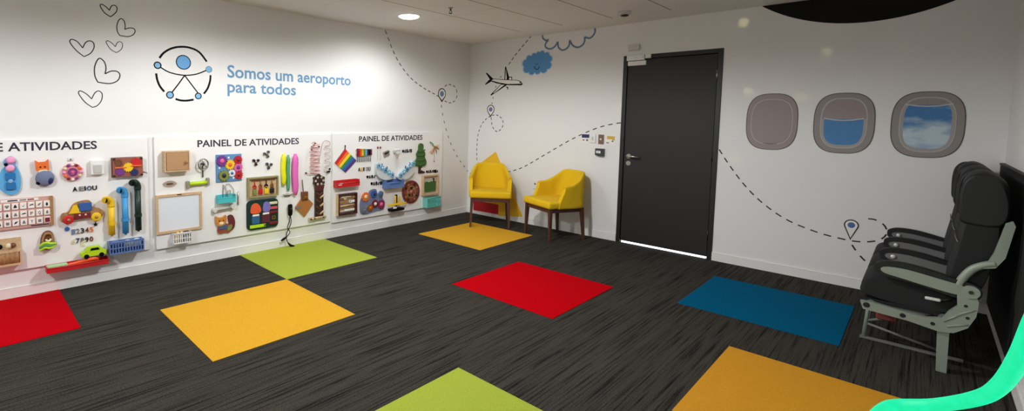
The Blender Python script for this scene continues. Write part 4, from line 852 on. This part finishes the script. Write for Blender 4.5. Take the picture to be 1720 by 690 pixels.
P('latch_plate', G().box(0, 0, .005, w_*.9, h_*.75, .010, .002, Matrix.Rotation(.3, 4, 'Z')), mat('nickel', (176, 170, 162), .4, .4), t); P('latch_bolt', G().box(-.005, .01, .018, w_*.5, h_*.25, .016, .003, Matrix.Rotation(.3, 4, 'Z')), 'dmetal', t); P('thumb_turn', G().tube([(0, 0, .01), (w_*.3, h_*.35, .03)], .007, 8), 'dmetal', t)
t, w_, h_ = it('water_tap', 'white plastic tap with round top on the right panel', 'tap', (660, 249, 669.5, 260), .04)
P('tap_body', G().lathe([(.020, 0), (.020, .05), (.024, .055), (.024, .085)], 18, c=(0, .0)), 'white', t); P('tap_head', G().box(0, h_*.28, .07, w_*.95, h_*.4, .04, .012), 'white', t); P('spout', G().tube([(0, -h_*.05, .06), (0, -h_*.5, .075)], .014, 12), 'offw', t)
def pieces(n, x0, y0, x1, y1, lab, grp, cols=('black', 'dmetal', 'ink', 'black', 'dmetal')):
    sh = [lambda w, h: rrect(0, 0, w, h, w*.3), lambda w, h: [(-w/2, -h/2), (w/2, -h/2), (w*.1, h/2), (-w*.1, h/2)], lambda w, h: ell(0, 0, w/2, h/2, 14), lambda w, h: [(-w/2, -h/2), (w*.1, -h/2), (w/2, h/2), (w*.1, h/2), (0, -h*.1), (-w/2, -h*.1)], lambda w, h: rrect(0, 0, w, h, w*.1)]
    for k in range(n):
        xa = x0+(x1-x0)*k/n; xb = xa+(x1-x0)/n*.8; yy = y0+(y1-y0)*0
        u, v, w_, h_ = frame_of((xa, y0-.06*(xa-x0), xb, y1-.06*(xa-x0))); f = .7+.3*((k*7) % 3)/2
        g = G(); g.prism(sh[k % 5](w_, h_*f), 0, .007); tag(P('shape_piece', g, cols[k % len(cols)], None, M4=FA(u, v, PT)), lab, 'game piece', grp)
pieces(5, 675.5, 250.5, 692, 257, 'tiny dark shape in the row between white tap and green tree', 'dark shapes by the white tap')
pieces(4, 615.5, 294, 631, 300, 'tiny dark shape in the middle row left of blue flower trays', 'dark shapes in the middle row')
pieces(5, 622.5, 305, 642, 311.5, 'tiny dark shape in the lower row above grey cloud board', 'dark shapes in the lower row')
pieces(7, 715.5, 285.5, 736, 291, 'tiny dark shape in the row above small framed felt picture', 'dark shapes above the framed picture')
for k, (ch, m) in enumerate((('A', 'dmetal'), ('E', 'yellow'), ('I', 'ink'), ('O', 'grey'), ('U', 'ink'))):
    letter(ch, (601.5+k*4.2, 281-k*.25, 604.9+k*4.2 if ch != 'I' else 603.3+k*4.2, 287.5-k*.25), m, '%s letter %s in small row under the rainbow xylophone' % ({'dmetal': 'charcoal', 'yellow': 'yellow', 'ink': 'dark', 'grey': 'grey'}[m], ch), 'letter', 'letters under the xylophone')
t, w_, h_ = it('felt_tree', 'tall green felt tree with dark trunk on right panel', 'felt tree', (697, 240.5, 715.5, 291), .01)
P('foliage', G().prism(blob([(0, h_*.5), (w_*.2, h_*.44), (w_*.22, h_*.28), (w_*.38, h_*.16), (w_*.34, h_*.04), (w_*.5, -h_*.12), (w_*.42, -h_*.24), (w_*.2, -h_*.27), (-w_*.2, -h_*.27), (-w_*.45, -h_*.22), (-w_*.5, -h_*.08), (-w_*.36, h_*.02), (-w_*.4, h_*.16), (-w_*.24, h_*.28), (-w_*.2, h_*.44)]), .004, .022), 'pine', t)
for y in (.26, .12, -.04, -.18): P('branch_fold', G().tube(smooth_path([(-w_*.34, h_*(y-.01), .022), (0, h_*(y-.035), .028), (w_*.34, h_*(y+.02), .022)], 5), .008, 6), 'pine', t)
P('trunk', G().prism([(-w_*.14, -h_*.26), (w_*.12, -h_*.26), (w_*.16, -h_*.42), (w_*.4, -h_*.46), (w_*.36, -h_*.5), (-w_*.16, -h_*.5)], 0, .018), mat('trunk_maroon', (54, 22, 28), .6), t); P('tree_tag', G().box(w_*.1, -h_*.36, .020, w_*.16, h_*.08, .004), 'white_paper', t)
t, w_, h_ = it('ribbon_flower', 'loose flower of yellow and brown ribbons hanging near panel corner', 'ribbon toy', (722, 237.5, 738, 258), .02)
for k, (x, y, m) in enumerate(((-.45, .48, 'green'), (-.5, -.35, 'cream'), (-.3, -.5, 'orange'), (.25, -.5, 'oak'), (.5, -.15, 'brass'), (.5, .2, 'cream'))): P('ribbon', G().tube(smooth_path([(-w_*.1, h_*.12, .012), (w_*x*.5, h_*(.06+y*.5), .024), (w_*x, h_*y, .012)], 5), .008, 8, flat=.5), m, t)
P('knot', G().ball((-w_*.1, h_*.12, .014), .012), 'olive', t); P('string', G().tube([(w_*.02, -h_*.1, .008), (w_*.03, -h_*1.1, .008)], .002, 6).ball((w_*.03, -h_*1.15, .008), .008, 8), 'grey', t)
def wing(box, s, label):
    t, w_, h_ = it('flower_tray', label, 'flower tray', box, .04, 'pair of slanted flower trays')
    # fan shaped frosted bowl, outer edge high
    P('tray_bowl', G().prism(blob([(-s*w_*.5, h_*.45), (-s*w_*.5, -h_*.05), (-s*w_*.35, -h_*.32), (-s*w_*.05, -h_*.5), (s*w_*.35, -h_*.48), (s*w_*.48, -h_*.3), (s*w_*.2, -h_*.05), (-s*w_*.15, h_*.15), (-s*w_*.38, h_*.42)]), 0, .05), 'clear', t)
    for k in range(5):
        x, y = -s*w_*(.42-.19*k), h_*(.36-.15*k+.02*(k % 2)); fl_ = P('flower', G().prism([(x+r_*cos(a), y+r_*sin(a)) for r_, a in [((.038 if j % 2 else .022), 2*PI*j/12) for j in range(12)]], .05, .064), (mat('pale_aqua', (122, 190, 212), .5), 'sky', mat('soft_blue', (92, 160, 196), .5))[k % 3], t)
        P('flower_heart', G().ball((x, y, .065), .010, 10), ('navy', 'white', 'navy', 'white', 'navy')[k], fl_)
    for x, y in ((-.22, .30), (.05, .12)): P('leaf', G().prism([(-s*w_*-x-.010, h_*y), (-s*w_*-x+.010, h_*y), (-s*w_*-x+.004, h_*(y+.16)), (-s*w_*-x-.004, h_*(y+.16))], .05, .056), mat('ink_blue', (26, 60, 92), .6), t)
wing((632, 273, 662, 302), 1, 'frosted tray of blue flowers sloping down to the right'); wing((667, 271, 695, 301), -1, 'frosted tray of blue flowers sloping up to the right')
t, w_, h_ = tray('wall_tray', 'red plastic tray with white diagonal marks on right panel', 'tray', (565.5, 302.5, 604, 313.5), 'red', .07, .045)
P('diagonal_mark', G().box(-w_*.36, -h_*.10, .0765, .05, .008, .002, 0, None), 'white', t); P('diagonal_mark', G().box(-w_*.32, h_*.12, .0765, .05, .008, .002, 0, None), 'white', t)
t, w_, h_ = tray('wall_basket', 'blue plastic bin under the pair of flower trays', 'basket', (649, 302, 678.5, 315.5), 'basket', .08, .07)
P('bin_slot', G().bx(-w_*.3, w_*.3, -.008, .008, .0852, .0862), 'blue', t)
t, w_, h_ = it('shape_box', 'dark framed wooden box with four rows of white latches', 'latch box', (568, 325, 600, 360.5), .04)
P('case', G().ring([(-w_/2, -h_/2), (w_/2, -h_/2), (w_/2, h_/2), (-w_/2, h_/2)], [(-w_/2+.018, -h_/2+.018), (w_/2-.018, -h_/2+.018), (w_/2-.018, h_/2-.018), (-w_/2+.018, h_/2-.018)], 0, .045), mat('dark_red_wood', (72, 30, 28), .5), t)
P('case_edge', G().bx(-w_/2-.006, -w_/2, -h_/2, h_/2, 0, .045), 'pinewood', t, 'pale wooden left side')
for k in range(4): y = h_*(.31-.2*k); P('slat', G().bx(-w_*.42, w_*.42, y-h_*.07, y+h_*.07, .0, .022, .002), 'oak', t)
P('hasp', G().box(-w_*.05, h_*.34, .027, w_*.5, h_*.05, .010, .003).ring(ell(-w_*.12, h_*.29, .018, n=14), ell(-w_*.12, h_*.29, .009, n=14), .022, .032), 'cream', t); P('padlock', G().box(w_*.3, h_*.11, .028, w_*.16, h_*.11, .014, .003).ring(ell(w_*.16, h_*.11, .018, n=14), ell(w_*.16, h_*.11, .009, n=14), .022, .034), 'white', t)
P('bolt_latch', G().tube([(-w_*.36, -h_*.08, .028), (w_*.36, -h_*.05, .028)], .009, 8), 'pinewood', t); P('bolt_latch', G().box(w_*.12, -h_*.29, .028, w_*.5, h_*.09, .014, .003).box(-w_*.25, -h_*.31, .026, w_*.25, h_*.04, .010, .002), 'white', t)
t, w_, h_ = it('cloud_gear_board', 'grey blue cloud shaped board with orange, blue and maroon discs', 'gear toy', (605, 318, 646, 357.5), .01)
P('backing', G().prism(blob([(-w_*.46, -h_*.45), (-w_*.5, -h_*.05), (-w_*.44, h_*.2), (-w_*.28, h_*.32), (-w_*.2, h_*.3), (-w_*.1, h_*.47), (w_*.12, h_*.5), (w_*.2, h_*.28), (w_*.32, h_*.40), (w_*.44, h_*.3), (w_*.40, h_*.1), (w_*.5, -h_*.12), (w_*.44, -h_*.4), (w_*.1, -h_*.44), (-w_*.2, -h_*.5)]), 0, .014), 'mgrey', t)
for x, y, r, m, h2 in ((-.31, .23, .15, 'orange', 'cream'), (.03, .30, .12, 'blue', 'navy'), (.32, .25, .09, mat('slate_grey', (88, 104, 116), .5), 'blue'), (.08, -.12, .13, 'dred', 'white'), (.33, -.18, .15, mat('plum_red', (134, 42, 70), .5), 'pink'), (-.12, -.26, .11, 'brass', 'orange'), (-.36, -.32, .10, 'grey', 'mgrey')):
    q_ = P('disc', G().prism(gearpts(w_*x, h_*y, w_*r, 12, .14), .014, .026), m, t); P('disc_hub', G().lathe([(w_*r*.45, .026), (w_*r*.4, .032), (w_*r*.15, .036)], 16, c=(w_*x, h_*y)), h2, q_)
t, w_, h_ = it('rocking_cross', 'yellow cross shaped toy on black base under the blue bin', 'toy', (652, 327, 682.5, 353.5), .06)
P('base', G().bx(-w_*.36, w_*.34, -h_*.5, -h_*.36, 0, .08, .003), 'black', t); P('post', G().bx(-w_*.07, w_*.03, -h_*.36, h_*.5, .03, .05, .002), 'black', t); P('cross_arm', G().box(0, -h_*.1, .058, w_*1.0, h_*.13, .016, .004), 'yellow', t); P('upright', G().box(-w_*.10, h_*.15, .056, w_*.06, h_*.6, .014, .003).box(w_*.16, h_*.1, .04, w_*.08, h_*.5, .014, .003), 'yellow', t); P('white_pad', G().box(-w_*.12, -h_*.3, .055, w_*.16, h_*.12, .02, .003), 'white', t)
t, w_, h_ = it('mandala_disc', 'large reddish brown patterned round disc on right panel', 'round disc', (676, 303, 704.5, 341.5), .012)
P('disc', G().cyl(0, 0, 0, .016, .5, n=48, M4=Matrix.Diagonal((w_, h_, 1, 1))), 'plum', t)
for r_, m, n in ((.46, 'dred', 12), (.27, 'oak', 8)):
    P('pattern_ring', G().ring(ell(0, 0, w_*r_, h_*r_), ell(0, 0, w_*(r_-.035), h_*(r_-.035)), .016, .020), m, t)
    for k in range(n): a = 2*PI*k/n; P('ornament', G().prism(ell(w_*(r_-.10)*cos(a), h_*(r_-.10)*sin(a), w_*.055, h_*.05, 10), .016, .021), (mat('rust', (150, 70, 56), .5), 'oak', 'dmetal')[k % 3], t)
P('center_boss', G().lathe([(w_*.1, .016), (w_*.08, .026), (w_*.03, .03)]), 'orange' if 0 else mat('copper_brown', (176, 108, 78), .5), t); P('pointer', G().tube([(0, 0, .03), (w_*.05, -h_*.2, .026)], .005, 6), 'dmetal', t)
t, w_, h_ = it('felt_picture', 'small wooden box frame with green felt hedge inside', 'box frame', (711, 294, 736.5, 327), .04)
P('frame', G().ring([(-w_/2, -h_/2), (w_/2, -h_/2), (w_/2, h_/2), (-w_/2, h_/2)], [(-w_/2+.016, -h_/2+.016), (w_/2-.016, -h_/2+.016), (w_/2-.016, h_/2-.016), (-w_/2+.016, h_/2-.016)], 0, .045), 'pinewood', t)
P('backdrop', G().bx(-w_/2+.016, w_/2-.016, -h_/2+.016, h_/2-.016, 0, .010), mat('pale_grey_card', (206, 200, 192), .7), t)
P('hedge', G().prism([(-w_*.36, -h_*.34), (w_*.36, -h_*.34), (w_*.37, h_*.16), (w_*.22, h_*.12), (w_*.1, h_*.17), (-w_*.05, h_*.12), (-w_*.2, h_*.18), (-w_*.36, h_*.12)], .010, .028), 'pine', t); P('little_figure', G().tube([(w_*.25, h_*.12, .016), (w_*.25, h_*.26, .016)], .010, 8).ball((w_*.24, h_*.28, .016), .014, 10), 'dmetal', t)
t, w_, h_ = tray('wall_basket', 'teal slotted basket at lower right corner of right panel', 'basket', (717.5, 331.5, 740, 347.5), 'teal', .085, slots=4)
# ------------------------------------------------------------------ yellow armchairs
yfab = mat('yellow_upholstery', (226, 184, 4), .9, bump=.25, bscale=300, var=.05, vscale=12)
def armchair(label, M4):
    t = T('armchair', label, 'chair', M4, 'yellow armchairs by the back wall')
    # front is -y
    P('seat', G().box(0, -.035, .425, .535, .47, .085, .028, seg=4), yfab, t)
    rows = []
    path = []
    for k in range(33):
        s = k/32*2-1; a = abs(s); sg = 1 if s > 0 else -1
        if a > .55: y = -.155+(1-a)/.45*.255; x = .272+.004*(1-a)/.45; 
        else:
            th = a/.55*PI/2; x = .276*math.sin(th)**.62 if th > 0 else 0; y = .10+.165*math.cos(th)**.62
        path.append((sg*x, y, a))
    def top(a):
        f = min(1, max(0, (a-.22)/.46)); f = f*f*(3-2*f)
        return .795-.150*f-.03*max(0, (a-.8)/.2)
    th_ = .052
    for k, (x, y, a) in enumerate(path):
        p0 = Vector(path[max(k-1, 0)][:2]); p1 = Vector(path[min(k+1, 32)][:2]); d = (p1-p0).normalized(); n = Vector((-d.y, d.x))
        n = n if n.dot(Vector((x, y-.0))) > 0 else -n
        col = []; zt = top(a); lean = lambda z: ((z-.4)/.4)
        def pt(off, z):
            l = lean(z); bk = max(0, 1-a/.5)
            fr = max(0, (a-.85)/.15)
            tp_ = 1-.17*l*max(0, min(1, (.72-a)/.35)); return Vector(((x+n.x*off)*tp_+(.010*l*(1 if x > 0 else -1) if a > .6 else 0), y+n.y*off+.075*l*bk**.7+.11*fr*max(0, (z-.42)/.2), z))
        for z in (.375, .45, .55, .62, .7, .79):
            zz = .375+(zt-.012-.375)*(z-.375)/.415; col.append(pt(0, zz))
        col += [pt(-.014, zt), pt(-th_*.6, zt)]
        for z in (.79, .7, .62, .55, .45, .375):
            zz = .375+(zt-.012-.375)*(z-.375)/.415; col.append(pt(-th_, zz))
        rows.append(col)
    g = G(); V = g.grid(rows, closed_u=True)
    g._face(V[0]); g._face(V[-1][::-1])
    P('backrest_shell', g, yfab, t, mods=[('SUBSURF', dict(levels=1, render_levels=2))])
    P('apron', G().bx(-.215, .215, -.235, -.215, .335, .385, .003).bx(-.215, .215, .19, .21, .335, .385, .003).bx(-.235, -.215, -.22, .20, .335, .385, .003).bx(.215, .235, -.22, .20, .335, .385, .003), 'walnut', t)
    for sx in (-1, 1):
        for yy, sy in ((-.225, -1), (.205, 1)):
            g = G(); L = []
            for z, w_ in ((0, .024), (.385, .040)):
                cx = sx*(.228+.016*(1-z/.385)); cy = yy+sy*.03*(1-z/.385)*(1 if sy > 0 else .2); q = w_/2
                L.append([g.bm.verts.new((cx+a*q, cy+b*q, z)) for a, b in ((-1, -1), (1, -1), (1, 1), (-1, 1))])
            for j in range(4): g._face([L[0][j], L[0][(j+1) % 4], L[1][(j+1) % 4], L[1][j]])
            g._face(L[0][::-1]); g._face(L[1])
            P('leg', g, 'walnut', t)
    return t
def facing(x, y, fx, fy): return Matrix.Translation((x, y, 0)) @ Matrix.Rotation(math.atan2(fx, -fy), 4, 'Z')
armchair('yellow armchair in the corner with front legs on amber carpet', Matrix.Translation((0, 0, .004)) @ facing(.745, -.435, .62, -.78))
armchair('yellow armchair turned sideways beside the dark door', facing(1.655, -.365, -.40, -.915))

# ------------------------------------------------------------------ row of airline seats, facing -x
sf = mat('charcoal_seat_fabric', (24, 26, 26), .85, bump=.3, bscale=300); sl = mat('black_seat_leather', (12, 15, 14), .6); sfr = mat('grey_green_frame', (140, 149, 136), .45, .1); sins = mat('armrest_grey', (112, 112, 110), .6); blk = mat('black_rubber', (12, 12, 12), .6)
row = T('airline_seat_row', 'row of three dark airline seats against right end of back wall', 'airline seats', Matrix.Translation((4.70, -.83, 0)))
def XZ(y): return Matrix(((1, 0, 0, -4.70), (0, 0, -1, y+.83), (0, 1, 0, 0), (0, 0, 0, 1)))  # local (x,z,-y) profile
def sprof(p, k=5): return [(q.x, q.y) for q in smooth_path([(a, b, 0) for a, b in p], k, True)]
def cushion(g, prof, y0, y1, r=.02):
    "puffy extrusion of a profile between two y"
    cx = sum(p[0] for p in prof)/len(prof); cz = sum(p[1] for p in prof)/len(prof)
    L = []
    for y, k in ((y0, .90), (y0+r*.35, .965), (y0+r, 1), (y1-r, 1), (y1-r*.35, .965), (y1, .90)):
        L.append([(cx+(a-cx)*k-4.70, y+.83, cz+(b-cz)*k) for a, b in prof])
    V = g.grid(L, closed_u=True); g._face(V[0][::-1]); g._face(V[-1]); return g
ys = (-1.5, -1.05, -.60, -.15)
seatp = sprof([(4.425, .345), (4.408, .40), (4.43, .455), (4.50, .475), (4.62, .455), (4.80, .425), (4.83, .36), (4.78, .325), (4.6, .32)])
backp = sprof([(4.775, .40), (4.765, .52), (4.790, .72), (4.815, .90), (4.85, .96), (4.925, .94), (4.935, .75), (4.905, .55), (4.86, .42), (4.81, .38)])
headp = sprof([(4.805, .87), (4.795, .98), (4.80, 1.08), (4.825, 1.13), (4.88, 1.145), (4.94, 1.10), (4.965, 1.0), (4.955, .88), (4.88, .85)])
for a, b in zip(ys, ys[1:]):
    P('seat_cushion', cushion(G(), seatp, a+.03, b-.03, .035), sf, row)
    br = P('backrest', cushion(G(), backp, a+.025, b-.025, .04), sf, row)
    hd = P('headrest', cushion(G(), headp, a+.045, b-.045, .05), sl, row)
    for y in (a+.035, b-.035):
        P('headrest_wing', cushion(G(), sprof([(4.792, .865), (4.780, .93), (4.780, 1.04), (4.796, 1.105), (4.84, 1.138), (4.915, 1.115), (4.955, 1.0), (4.955, .90), (4.93, .858), (4.86, .850)]), y-.02, y+.02, .012), sl, hd)
    P('back_seam', G().tube([(4.787-4.70, a+.06+.83, .745), (4.784-4.70, (a+b)/2+.83, .742), (4.787-4.70, b-.06+.83, .745)], .003, 6), 'grey', br)
    bk = P('seat_belt', G().tube([(4.80-4.70, a+.06+.83, .44), (4.74-4.70, a+.10+.83, .462), (4.68-4.70, a+.19+.83, .464), (4.66-4.70, a+.24+.83, .466)], .016, 8, flat=.25), blk, row)
    P('buckle', G().box(4.655-4.70, a+.27+.83, .475, .05, .075, .016, .004), 'chrome', bk, 'shiny metal buckle')
def armrest(y, near):
    # loop shaped rest: black pad around a grey inset
    out = sprof([(4.465, .535), (4.475, .556), (4.53, .572), (4.64, .568), (4.78, .542), (4.87, .525), (4.89, .49), (4.86, .455), (4.78, .462), (4.64, .488), (4.52, .500), (4.475, .512)])
    lens = sprof([(4.492, .532), (4.52, .545), (4.60, .546), (4.72, .530), (4.83, .512), (4.845, .49), (4.80, .474), (4.70, .485), (4.58, .503), (4.51, .514)])
    out = [(x, .522+(z-.522)*1.28) for x, z in out]; lens = [(x, .510+(z-.510)*1.28-.002) for x, z in lens]
    g = G(); a = P('armrest', g.prism(out, -.024, .024, XZ(y), True), blk, row)
    P('armrest_inset', G().prism(lens, .024, .028, XZ(y)).prism(lens, -.028, -.024, XZ(y)), sfr if near else sins, a, 'grey inset panel')
    if not near: P('recline_button', G().lathe([(.014, .028), (.013, .036), (.006, .040)], 14, XZ(y), (4.53, .532)), mat('bright_metal', (226, 226, 222), .3, .3), a, 'shiny recline button')
for i, y in enumerate(ys): armrest(y, i == 0)
# near side frame
y = -1.5
g = G().prism([(4.415, .318), (4.43, .272), (4.62, .258), (4.745, .235), (4.80, .245), (4.85, .29), (4.875, .36), (4.88, .44), (4.86, .50), (4.815, .50), (4.80, .46), (4.805, .40), (4.775, .36), (4.755, .315), (4.70, .300), (4.60, .306), (4.47, .322)], -.012, .022, XZ(y-.02))
fr = P('side_frame', g, sfr, row, 'grey green metal end frame')
for cx, cz, r in ((4.445, .30, .016), (4.60, .283, .013), (4.72, .273, .010), (4.845, .345, .008), (4.835, .41, .008)):
    P('frame_hole', G().cyl(cx, cz, .0215, .0235, r, n=14, M4=XZ(y-.02)), blk, fr)
for pts in ([(4.76, .30), (4.82, .36)], [(4.775, .275), (4.85, .31)], [(4.80, .345), (4.87, .40)]):
    P('frame_rib', G().tube([XZ(y-.02) @ Vector((a, b, .022)) for a, b in pts], .006, 6), sfr, fr)
P('pivot', G().cyl(4.848, .492, .0, .030, .034, n=20, M4=XZ(y-.02)), sfr, fr); P('pivot_bolt', G().cyl(4.848, .492, .030, .034, .010, n=12, M4=XZ(y-.02)), 'dmetal', fr)
P('back_tube', G().tube([XZ(y-.01) @ Vector((q.x, q.y, 0)) for q in smooth_path([(4.80, .505, 0), (4.815, .555, 0), (4.845, .612, 0), (4.885, .645, 0), (4.925, .662, 0)], 5)], .019, 10), sfr, row, 'bent grey green back tube')
P('back_strut', G().prism([(4.885, .628), (4.925, .640), (4.955, .70), (4.978, .875), (4.968, .90), (4.945, .885), (4.915, .72)], -.012, .014, XZ(y-.01)), sfr, row, 'flat grey green back strut')
for yy in (-1.5, -.42):
    l = P('rear_leg', G().prism([(4.738, .26), (4.785, .26), (4.789, .0), (4.748, .0)], -.02, .022, XZ(yy)), sfr, row, 'grey green metal leg')
for yy in (-1.25, -.40):
    P('front_leg', G().tube([(4.445-4.70, yy+.83, .31), (4.438-4.70, yy+.83, .15), (4.430-4.70, yy+.83, .0)], [.011, .010, .012], 8), sfr, row)
    P('leg_brace', G().tube([(4.44-4.70, yy+.83, .12), (4.60-4.70, yy+.83, .19), (4.76-4.70, yy+.83, .25)], .008, 8), sins, row)
P('cross_beam', G().tube([(4.46-4.70, -1.48+.83, .30), (4.46-4.70, -.17+.83, .30)], .020, 10).tube([(4.76-4.70, -1.48+.83, .30), (4.76-4.70, -.17+.83, .30)], .022, 10), sins, row)
P('seat_pan', G().bx(4.43-4.70, 4.82-4.70, -1.47+.83, -.18+.83, .308, .326), blk, row)
for yy in (-1.25, -.40):
    P('floor_rail', G().bx(4.41-4.70, 4.86-4.70, yy-.012+.83, yy+.012+.83, 0, .012), sins, row)
P('luggage_bar', G().tube([(4.44-4.70, -1.25+.83, .10), (4.44-4.70, -.40+.83, .10)], .008, 8).tube([(4.44-4.70, -1.25+.83, .10), (4.76-4.70, -1.25+.83, .035)], .008, 8), sins, row)
P('life_vest_pouch', G().box(4.53-4.70, -1.27+.83, .20, .10, .16, .06, .012), mat('pouch_red', (110, 46, 36), .6), row)

P('seat_belt', G().tube([(4.80-4.70, -1.484+.83, .44), (4.76-4.70, -1.488+.83, .41), (4.70-4.70, -1.488+.83, .40)], .014, 8, flat=.4), blk, row)
P('buckle', G().box(4.712-4.70, -1.500+.83, .404, .062, .014, .018, .005), MATS['bright_metal'], row, 'shiny metal buckle')
bp_ = T('seat_shade_panel', 'added dark panel for the shade on right wall behind airline seats', 'shade panel', Matrix.Translation((XR, -.83, .088)))  # dark sheet added to stand in for the shade behind the seats
P('seat_shade_sheet', G().bx(-.022, -.001, -.78, .80, 0, 1.03, .006), mat('seat_shade_charcoal', (22, 22, 21), .95, bump=.3, bscale=250), bp_)
P('seat_shade_edge', G().bx(-.026, -.001, -.795, -.78, 0, 1.03, .002).bx(-.026, -.001, -.795, .80, 1.03, 1.045, .002), blk, bp_)

# ------------------------------------------------------------------ glowing tube close to the viewer
neon = mat('green_neon', (0, 236, 160), .5)
def build_neon():
    nt = neon.node_tree; b = nt.nodes['Principled BSDF']
    tc = nt.nodes.new('ShaderNodeTexCoord'); n = nt.nodes.new('ShaderNodeTexNoise'); n.inputs['Scale'].default_value = 22; n.inputs['Detail'].default_value = 4
    r = nt.nodes.new('ShaderNodeValToRGB'); e = r.color_ramp.elements; e[0].position = .4; e[0].color = lin((0, 232, 160))+(1,); e[1].position = .8; e[1].color = lin((22, 242, 182))+(1,)
    nt.links.new(tc.outputs['Object'], n.inputs['Vector']); nt.links.new(n.outputs['Fac'], r.inputs[0]); nt.links.new(r.outputs[0], b.inputs['Emission Color'])
    b.inputs['Emission Strength'].default_value = .95; b.inputs['Base Color'].default_value = lin((20, 60, 50))+(1,)
build_neon()
def at(px, py, d): return CP + d*(fw + rt*((px-PCX)/FOC) - up*((py-PCY)/FOC))
tp = [at(1452, 735, 2.0), at(1466, 708, 2.05), at(1482, 690, 2.1), at(1505, 681, 2.15), at(1573, 680, 2.05), at(1643, 668, 1.9), at(1680, 647, 1.78), at(1710, 604, 1.65), at(1736, 545, 1.55), at(1765, 480, 1.5)]
floor_end = tp[0].copy(); floor_end.z = .02; mid = (floor_end+tp[0])/2; mid.x -= .01
wall_end = tp[-1]+Vector((0, .03, .25)); wall_end.x = XR-.045
tp = [floor_end, mid]+tp+[(tp[-1]+wall_end)/2+Vector((-.02, 0, .03)), wall_end]
floor_end.z = .034; o = floor_end-Vector((0, 0, .025))
lt = T('light_tube', 'glowing green flexible light tube curving in the near right corner', 'light tube', Matrix.Translation(o))
P('glowing_tube', G().tube([Vector(q)-o for q in smooth_path(tp, 8)], .0265, 16), neon, lt)
P('base_plug', G().cyl(0, 0, -.0045, .04, .05, n=24), 'black', lt)
P('wall_bracket', G().box(*(wall_end-o), .02, .09, .09, .004), 'black', lt)

# ------------------------------------------------------------------ lamps
def spot(x, y, e, ang=125, blend=.55, col=(1, .955, .89), r=.10):
    l = bpy.data.lights.new('downlight_lamp', 'SPOT'); l.energy = e; l.spot_size = math.radians(ang); l.spot_blend = blend; l.color = col; l.shadow_soft_size = r
    o = bpy.data.objects.new('downlight_lamp', l); C.objects.link(o); o.location = (x, y, HC-.02); return o
KE = 1.0
LC = (.965, .99, 1.01)
spot(.787, -1.984, 78*KE, 172, .6, LC)
for y, e in ((-4.2, 42), (-6.4, 20)):
    downlight(.787, y, 'recessed round downlight above the %s activity panel' % ('left' if y > -5 else 'rear'))
    spot(.787, y, e*KE, 156, 1, LC)
for x, y, e in ((2.2, -3.2, 345), (2.4, -6.6, 310)):  # fill lamps with fixtures out of view, added to brighten walls and ceiling
    downlight(x, y, 'added fill downlight over the middle of the room' if y > -5 else 'added fill downlight behind the viewer'); spot(x, y, e*KE, 172, .3, LC)
# stray specks of coloured light thrown about by a mirror ball behind the viewer
src = Vector((4.2, -6.6, 1.9))
def speck(q, r, e, col):
    l = bpy.data.lights.new('mirror_ball_speck', 'SPOT'); d = (Vector(q)-src); l.energy = .6*e*d.length**2; l.spot_size = 2*math.atan(r/d.length); l.spot_blend = 1; l.color = col; l.shadow_soft_size = .005
    o = bpy.data.objects.new('mirror_ball_speck', l); C.objects.link(o); o.location = src; o.rotation_euler = d.to_track_quat('-Z', 'Y').to_euler()
for px, py, r, e in ((1249, 38, .055, 14), (1388, 86, .05, 5), (1257, 154, .05, 7), (1345, 162, .045, 5), (1234, 268, .05, 5), (960, 172, .06, 4), (1036, 180, .05, 4)):
    speck(on(1, 0, px, py), r, e, (1, .95, .45))
for px, py in ((1002, 24), (1162, 9)): speck(on(2, HC, px, py), .04, 6, (1, .95, .8))
speck(on(2, 0, 1219, 654), .035, 10, (1, .9, .5))
vs = bpy.context.scene.view_settings
vs.view_transform = 'Standard'; vs.look = 'None'; vs.gamma = 1; vs.use_curve_mapping = False; vs.exposure = .10
